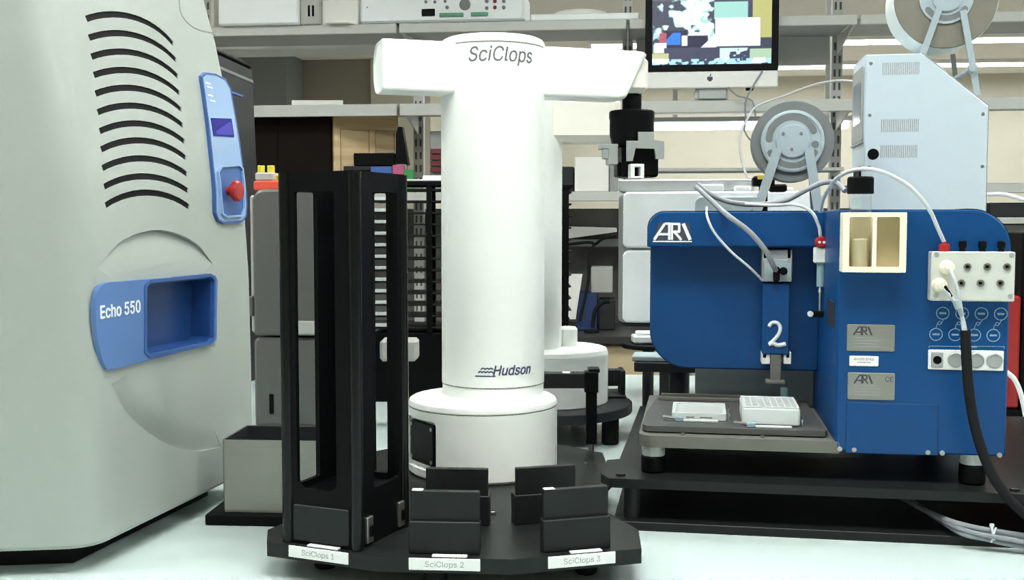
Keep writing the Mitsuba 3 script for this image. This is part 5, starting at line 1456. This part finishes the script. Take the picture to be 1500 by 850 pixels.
solo('black_cable', tube([RK.at(832, 358, 0.18), RK.at(868, 356, 0.15), RK.at(864, 375, 0.12), RK.at(862, 410, 0.1), RK.at(856, 440, 0.08), RK.at(849, 470, 0.06)], 0.006, 8), 'mat_rubber', 'black cable hanging from the ledge to the counter', 'cable', RK)
solo('black_cable', tube([RK.at(872, 358, 0.17), RK.at(885, 349, 0.15), RK.at(903, 346, 0.15)], 0.006, 8), 'mat_rubber', 'short black cable looping along the ledge', 'cable', RK)
for i, (a_, b_, c_, d_, m_, lab) in enumerate(((846, 430, 876, 478, 'mat_navy', 'dark blue crate on the rear counter behind the cables'), (878, 440, 902, 478, 'mat_charcoal', 'charcoal case on the rear counter beside the white instrument'), (866, 392, 898, 420, 'mat_beige_light', 'small beige carton above the blue crate'))):
    z0_ = 0.001 if i < 2 else RK.z(430, 0.14, 870) + 0.001
    solo('crate', bx(rx(a_, 0.12), rx(c_, 0.12), 0.12 + 0.02 * i, 0.3, z0_, RK.z(b_, 0.12, a_), 0.003), m_, lab, 'crate', RK)
solo('gooseneck', cat([tube([RK.at(868, 480, 0.03), RK.at(872, 455, 0.03), RK.at(884, 443, 0.03), RK.at(893, 442, 0.03)], 0.008, 8), cyl(rx(868, 0.03), 0.03, 0.001, 0.012, 0.03, 20)]), 'mat_rubber', 'black bent gooseneck standing on the rear counter', 'gooseneck', RK)

# ------------------------------------------------------------------ cables at the monitor and behind the spool
mcb = thing('monitor_cable', 'tangled thin grey cables hanging from the monitor over the shelf edge', 'cables')
part(mcb, 'cable', tube([RK.at(1117, 104, -0.035), RK.at(1108, 118, -0.035), RK.at(1098, 135, -0.036), RK.at(1092, 150, -0.03), RK.at(1092, 170, -0.02), RK.at(1090, 192, 0.0)], 0.0035, 8), 'mat_tube_grey', RK)
part(mcb, 'cable', tube([RK.at(1066, 128, -0.035), RK.at(1080, 140, -0.035), RK.at(1094, 144, -0.03), RK.at(1103, 150, -0.03), RK.at(1107, 172, -0.02)], 0.003, 8), 'mat_tube_grey', RK)
part(mcb, 'cable', tube([RK.at(1090, 190, 0.0), RK.at(1095, 200, 0.0), RK.at(1101, 207, 0.01)], 0.003, 8), 'mat_tube_grey', RK)
part(mcb, 'adapter', bx(rx(1093, -0.02, 130), rx(1104, -0.02, 130), -0.02, 0.0, RK.z(132, -0.02, 1098), RK.z(126, -0.02, 1098), 0.002), 'mat_brown', RK, 'small dark adapter')
solo('white_cable', tube([RK.at(1256, 119, -0.35), RK.at(1225, 118, -0.3), RK.at(1190, 125, -0.2), RK.at(1150, 140, -0.1), RK.at(1110, 155, -0.04), RK.at(1096, 172, -0.03), RK.at(1085, 195, -0.03), RK.at(1084, 218, -0.03), RK.at(1090, 248, -0.03), RK.at(1098, 262, -0.05)], 0.0042, 10), 'mat_print', 'white cable arching from the tower and dropping below the shelf', 'cable', RK)
cl = thing('clamp_block', 'black clamp block with a yellow-green switch behind the spool leg', 'clamp')
part(cl, 'body', cat([abox(1103, 258, 1135, 272, 0.62, 0.68, 0.003), abox(1128, 270, 1153, 281, 0.62, 0.66, 0.003)]), 'mat_black', A)
x, z = A.xz(1118, 272, 0.64)
part(cl, 'stem', bx(x - 0.008, x + 0.008, 0.64, 0.66, B.z(281, 0, 930), z + 0.004, 0.001) if False else bx(x - 0.008, x + 0.008, 0.63, 0.65, 0.001, z + 0.004, 0.001), 'mat_black', A)
part(cl, 'switch', abox(1110, 256, 1121, 263, 0.615, 0.63, 0.001), 'mat_yellow', A, 'yellow-green switch')

# ------------------------------------------------------------------ at the frame's edge past the blue cabinet
E = Frame(*W.w([W.x(1478, 2.2, 550), 2.2, 0]), -9.6)
rc = thing('red_case', 'tall red case with a dark band behind the blue cabinet', 'case')
ex1 = E.x(1493, 0, 550)
part(rc, 'body', bx(-0.06, ex1, 0, 0.12, 0.055, E.z(434, 0, 1485), 0.004), 'mat_red', E)
part(rc, 'band', bx(-0.061, ex1 + 0.001, -0.001, 0.121, E.z(625, 0, 1485), E.z(607, 0, 1485), 0.002), 'mat_black', E, 'dark band')
part(rc, 'skid', bx(-0.09, ex1, -0.01, 0.14, 0.0, 0.054, 0.002), 'mat_black', E)
solo('dark_cabinet', bx(E.x(1497, 0.02, 400), E.x(1497, 0.02, 400) + 0.3, 0.02, 0.13, 0.001, E.z(340, 0, 1496), 0.003), 'mat_black', 'black cabinet cut by the frame edge next to the red case', 'cabinet', E)
solo('grey_stand', cat([bx(E.x(1485, 0.2, 400), E.x(1495, 0.2, 400), 0.2, 0.24, 0.001, E.z(342, 0.2, 1490), 0.002)]), 'mat_rack_grey', 'thin grey post behind the blue cabinet', 'post', E)
solo('white_cable', tube([E.at(1474, 545, -0.03), E.at(1486, 556, -0.04), E.at(1496, 580, -0.05), E.at(1503, 620, -0.06), E.at(1497, 660, -0.06), E.at(1490, 690, -0.06)], 0.005, 10), 'mat_print', 'white cable curving beside the red case', 'cable', E)
solo('white_cable', tube([A.at(1447, 285, 0.66), A.at(1470, 285, 0.64), A.at(1490, 290, 0.62), A.at(1520, 300, 0.6)], 0.004, 10), 'mat_print', 'white cable leaving the tower towards the frame edge', 'cable', A)
sx0 = rx(1452, 0.0, 320)
solo('counter_case', bx(sx0, sx0 + 0.4, 0.02, 0.4, RK.z(318, 0.02, 1480), RK.z(297, 0.02, 1480), 0.004), 'mat_charcoal', 'charcoal case on the pale lower ledge past the tower', 'case', RK)
solo('ledge', bx(rx(1440, -0.02, 320), rx(1440, -0.02, 320) + 0.5, -0.02, 0.41, RK.z(328, -0.02, 1480), RK.z(318.6, -0.02, 1480), 0.002), 'mat_rack', 'pale lower ledge carrying the charcoal case', 'ledge', RK)
solo('ledge_support', bx(rx(1445, 0.02, 320), rx(1445, 0.02, 320) + 0.45, 0.05, 0.40, 0.001, RK.z(329.5, -0.02, 1480), 0.002), 'mat_rack_grey', 'grey cupboard under the pale lower ledge', 'cupboard', RK)
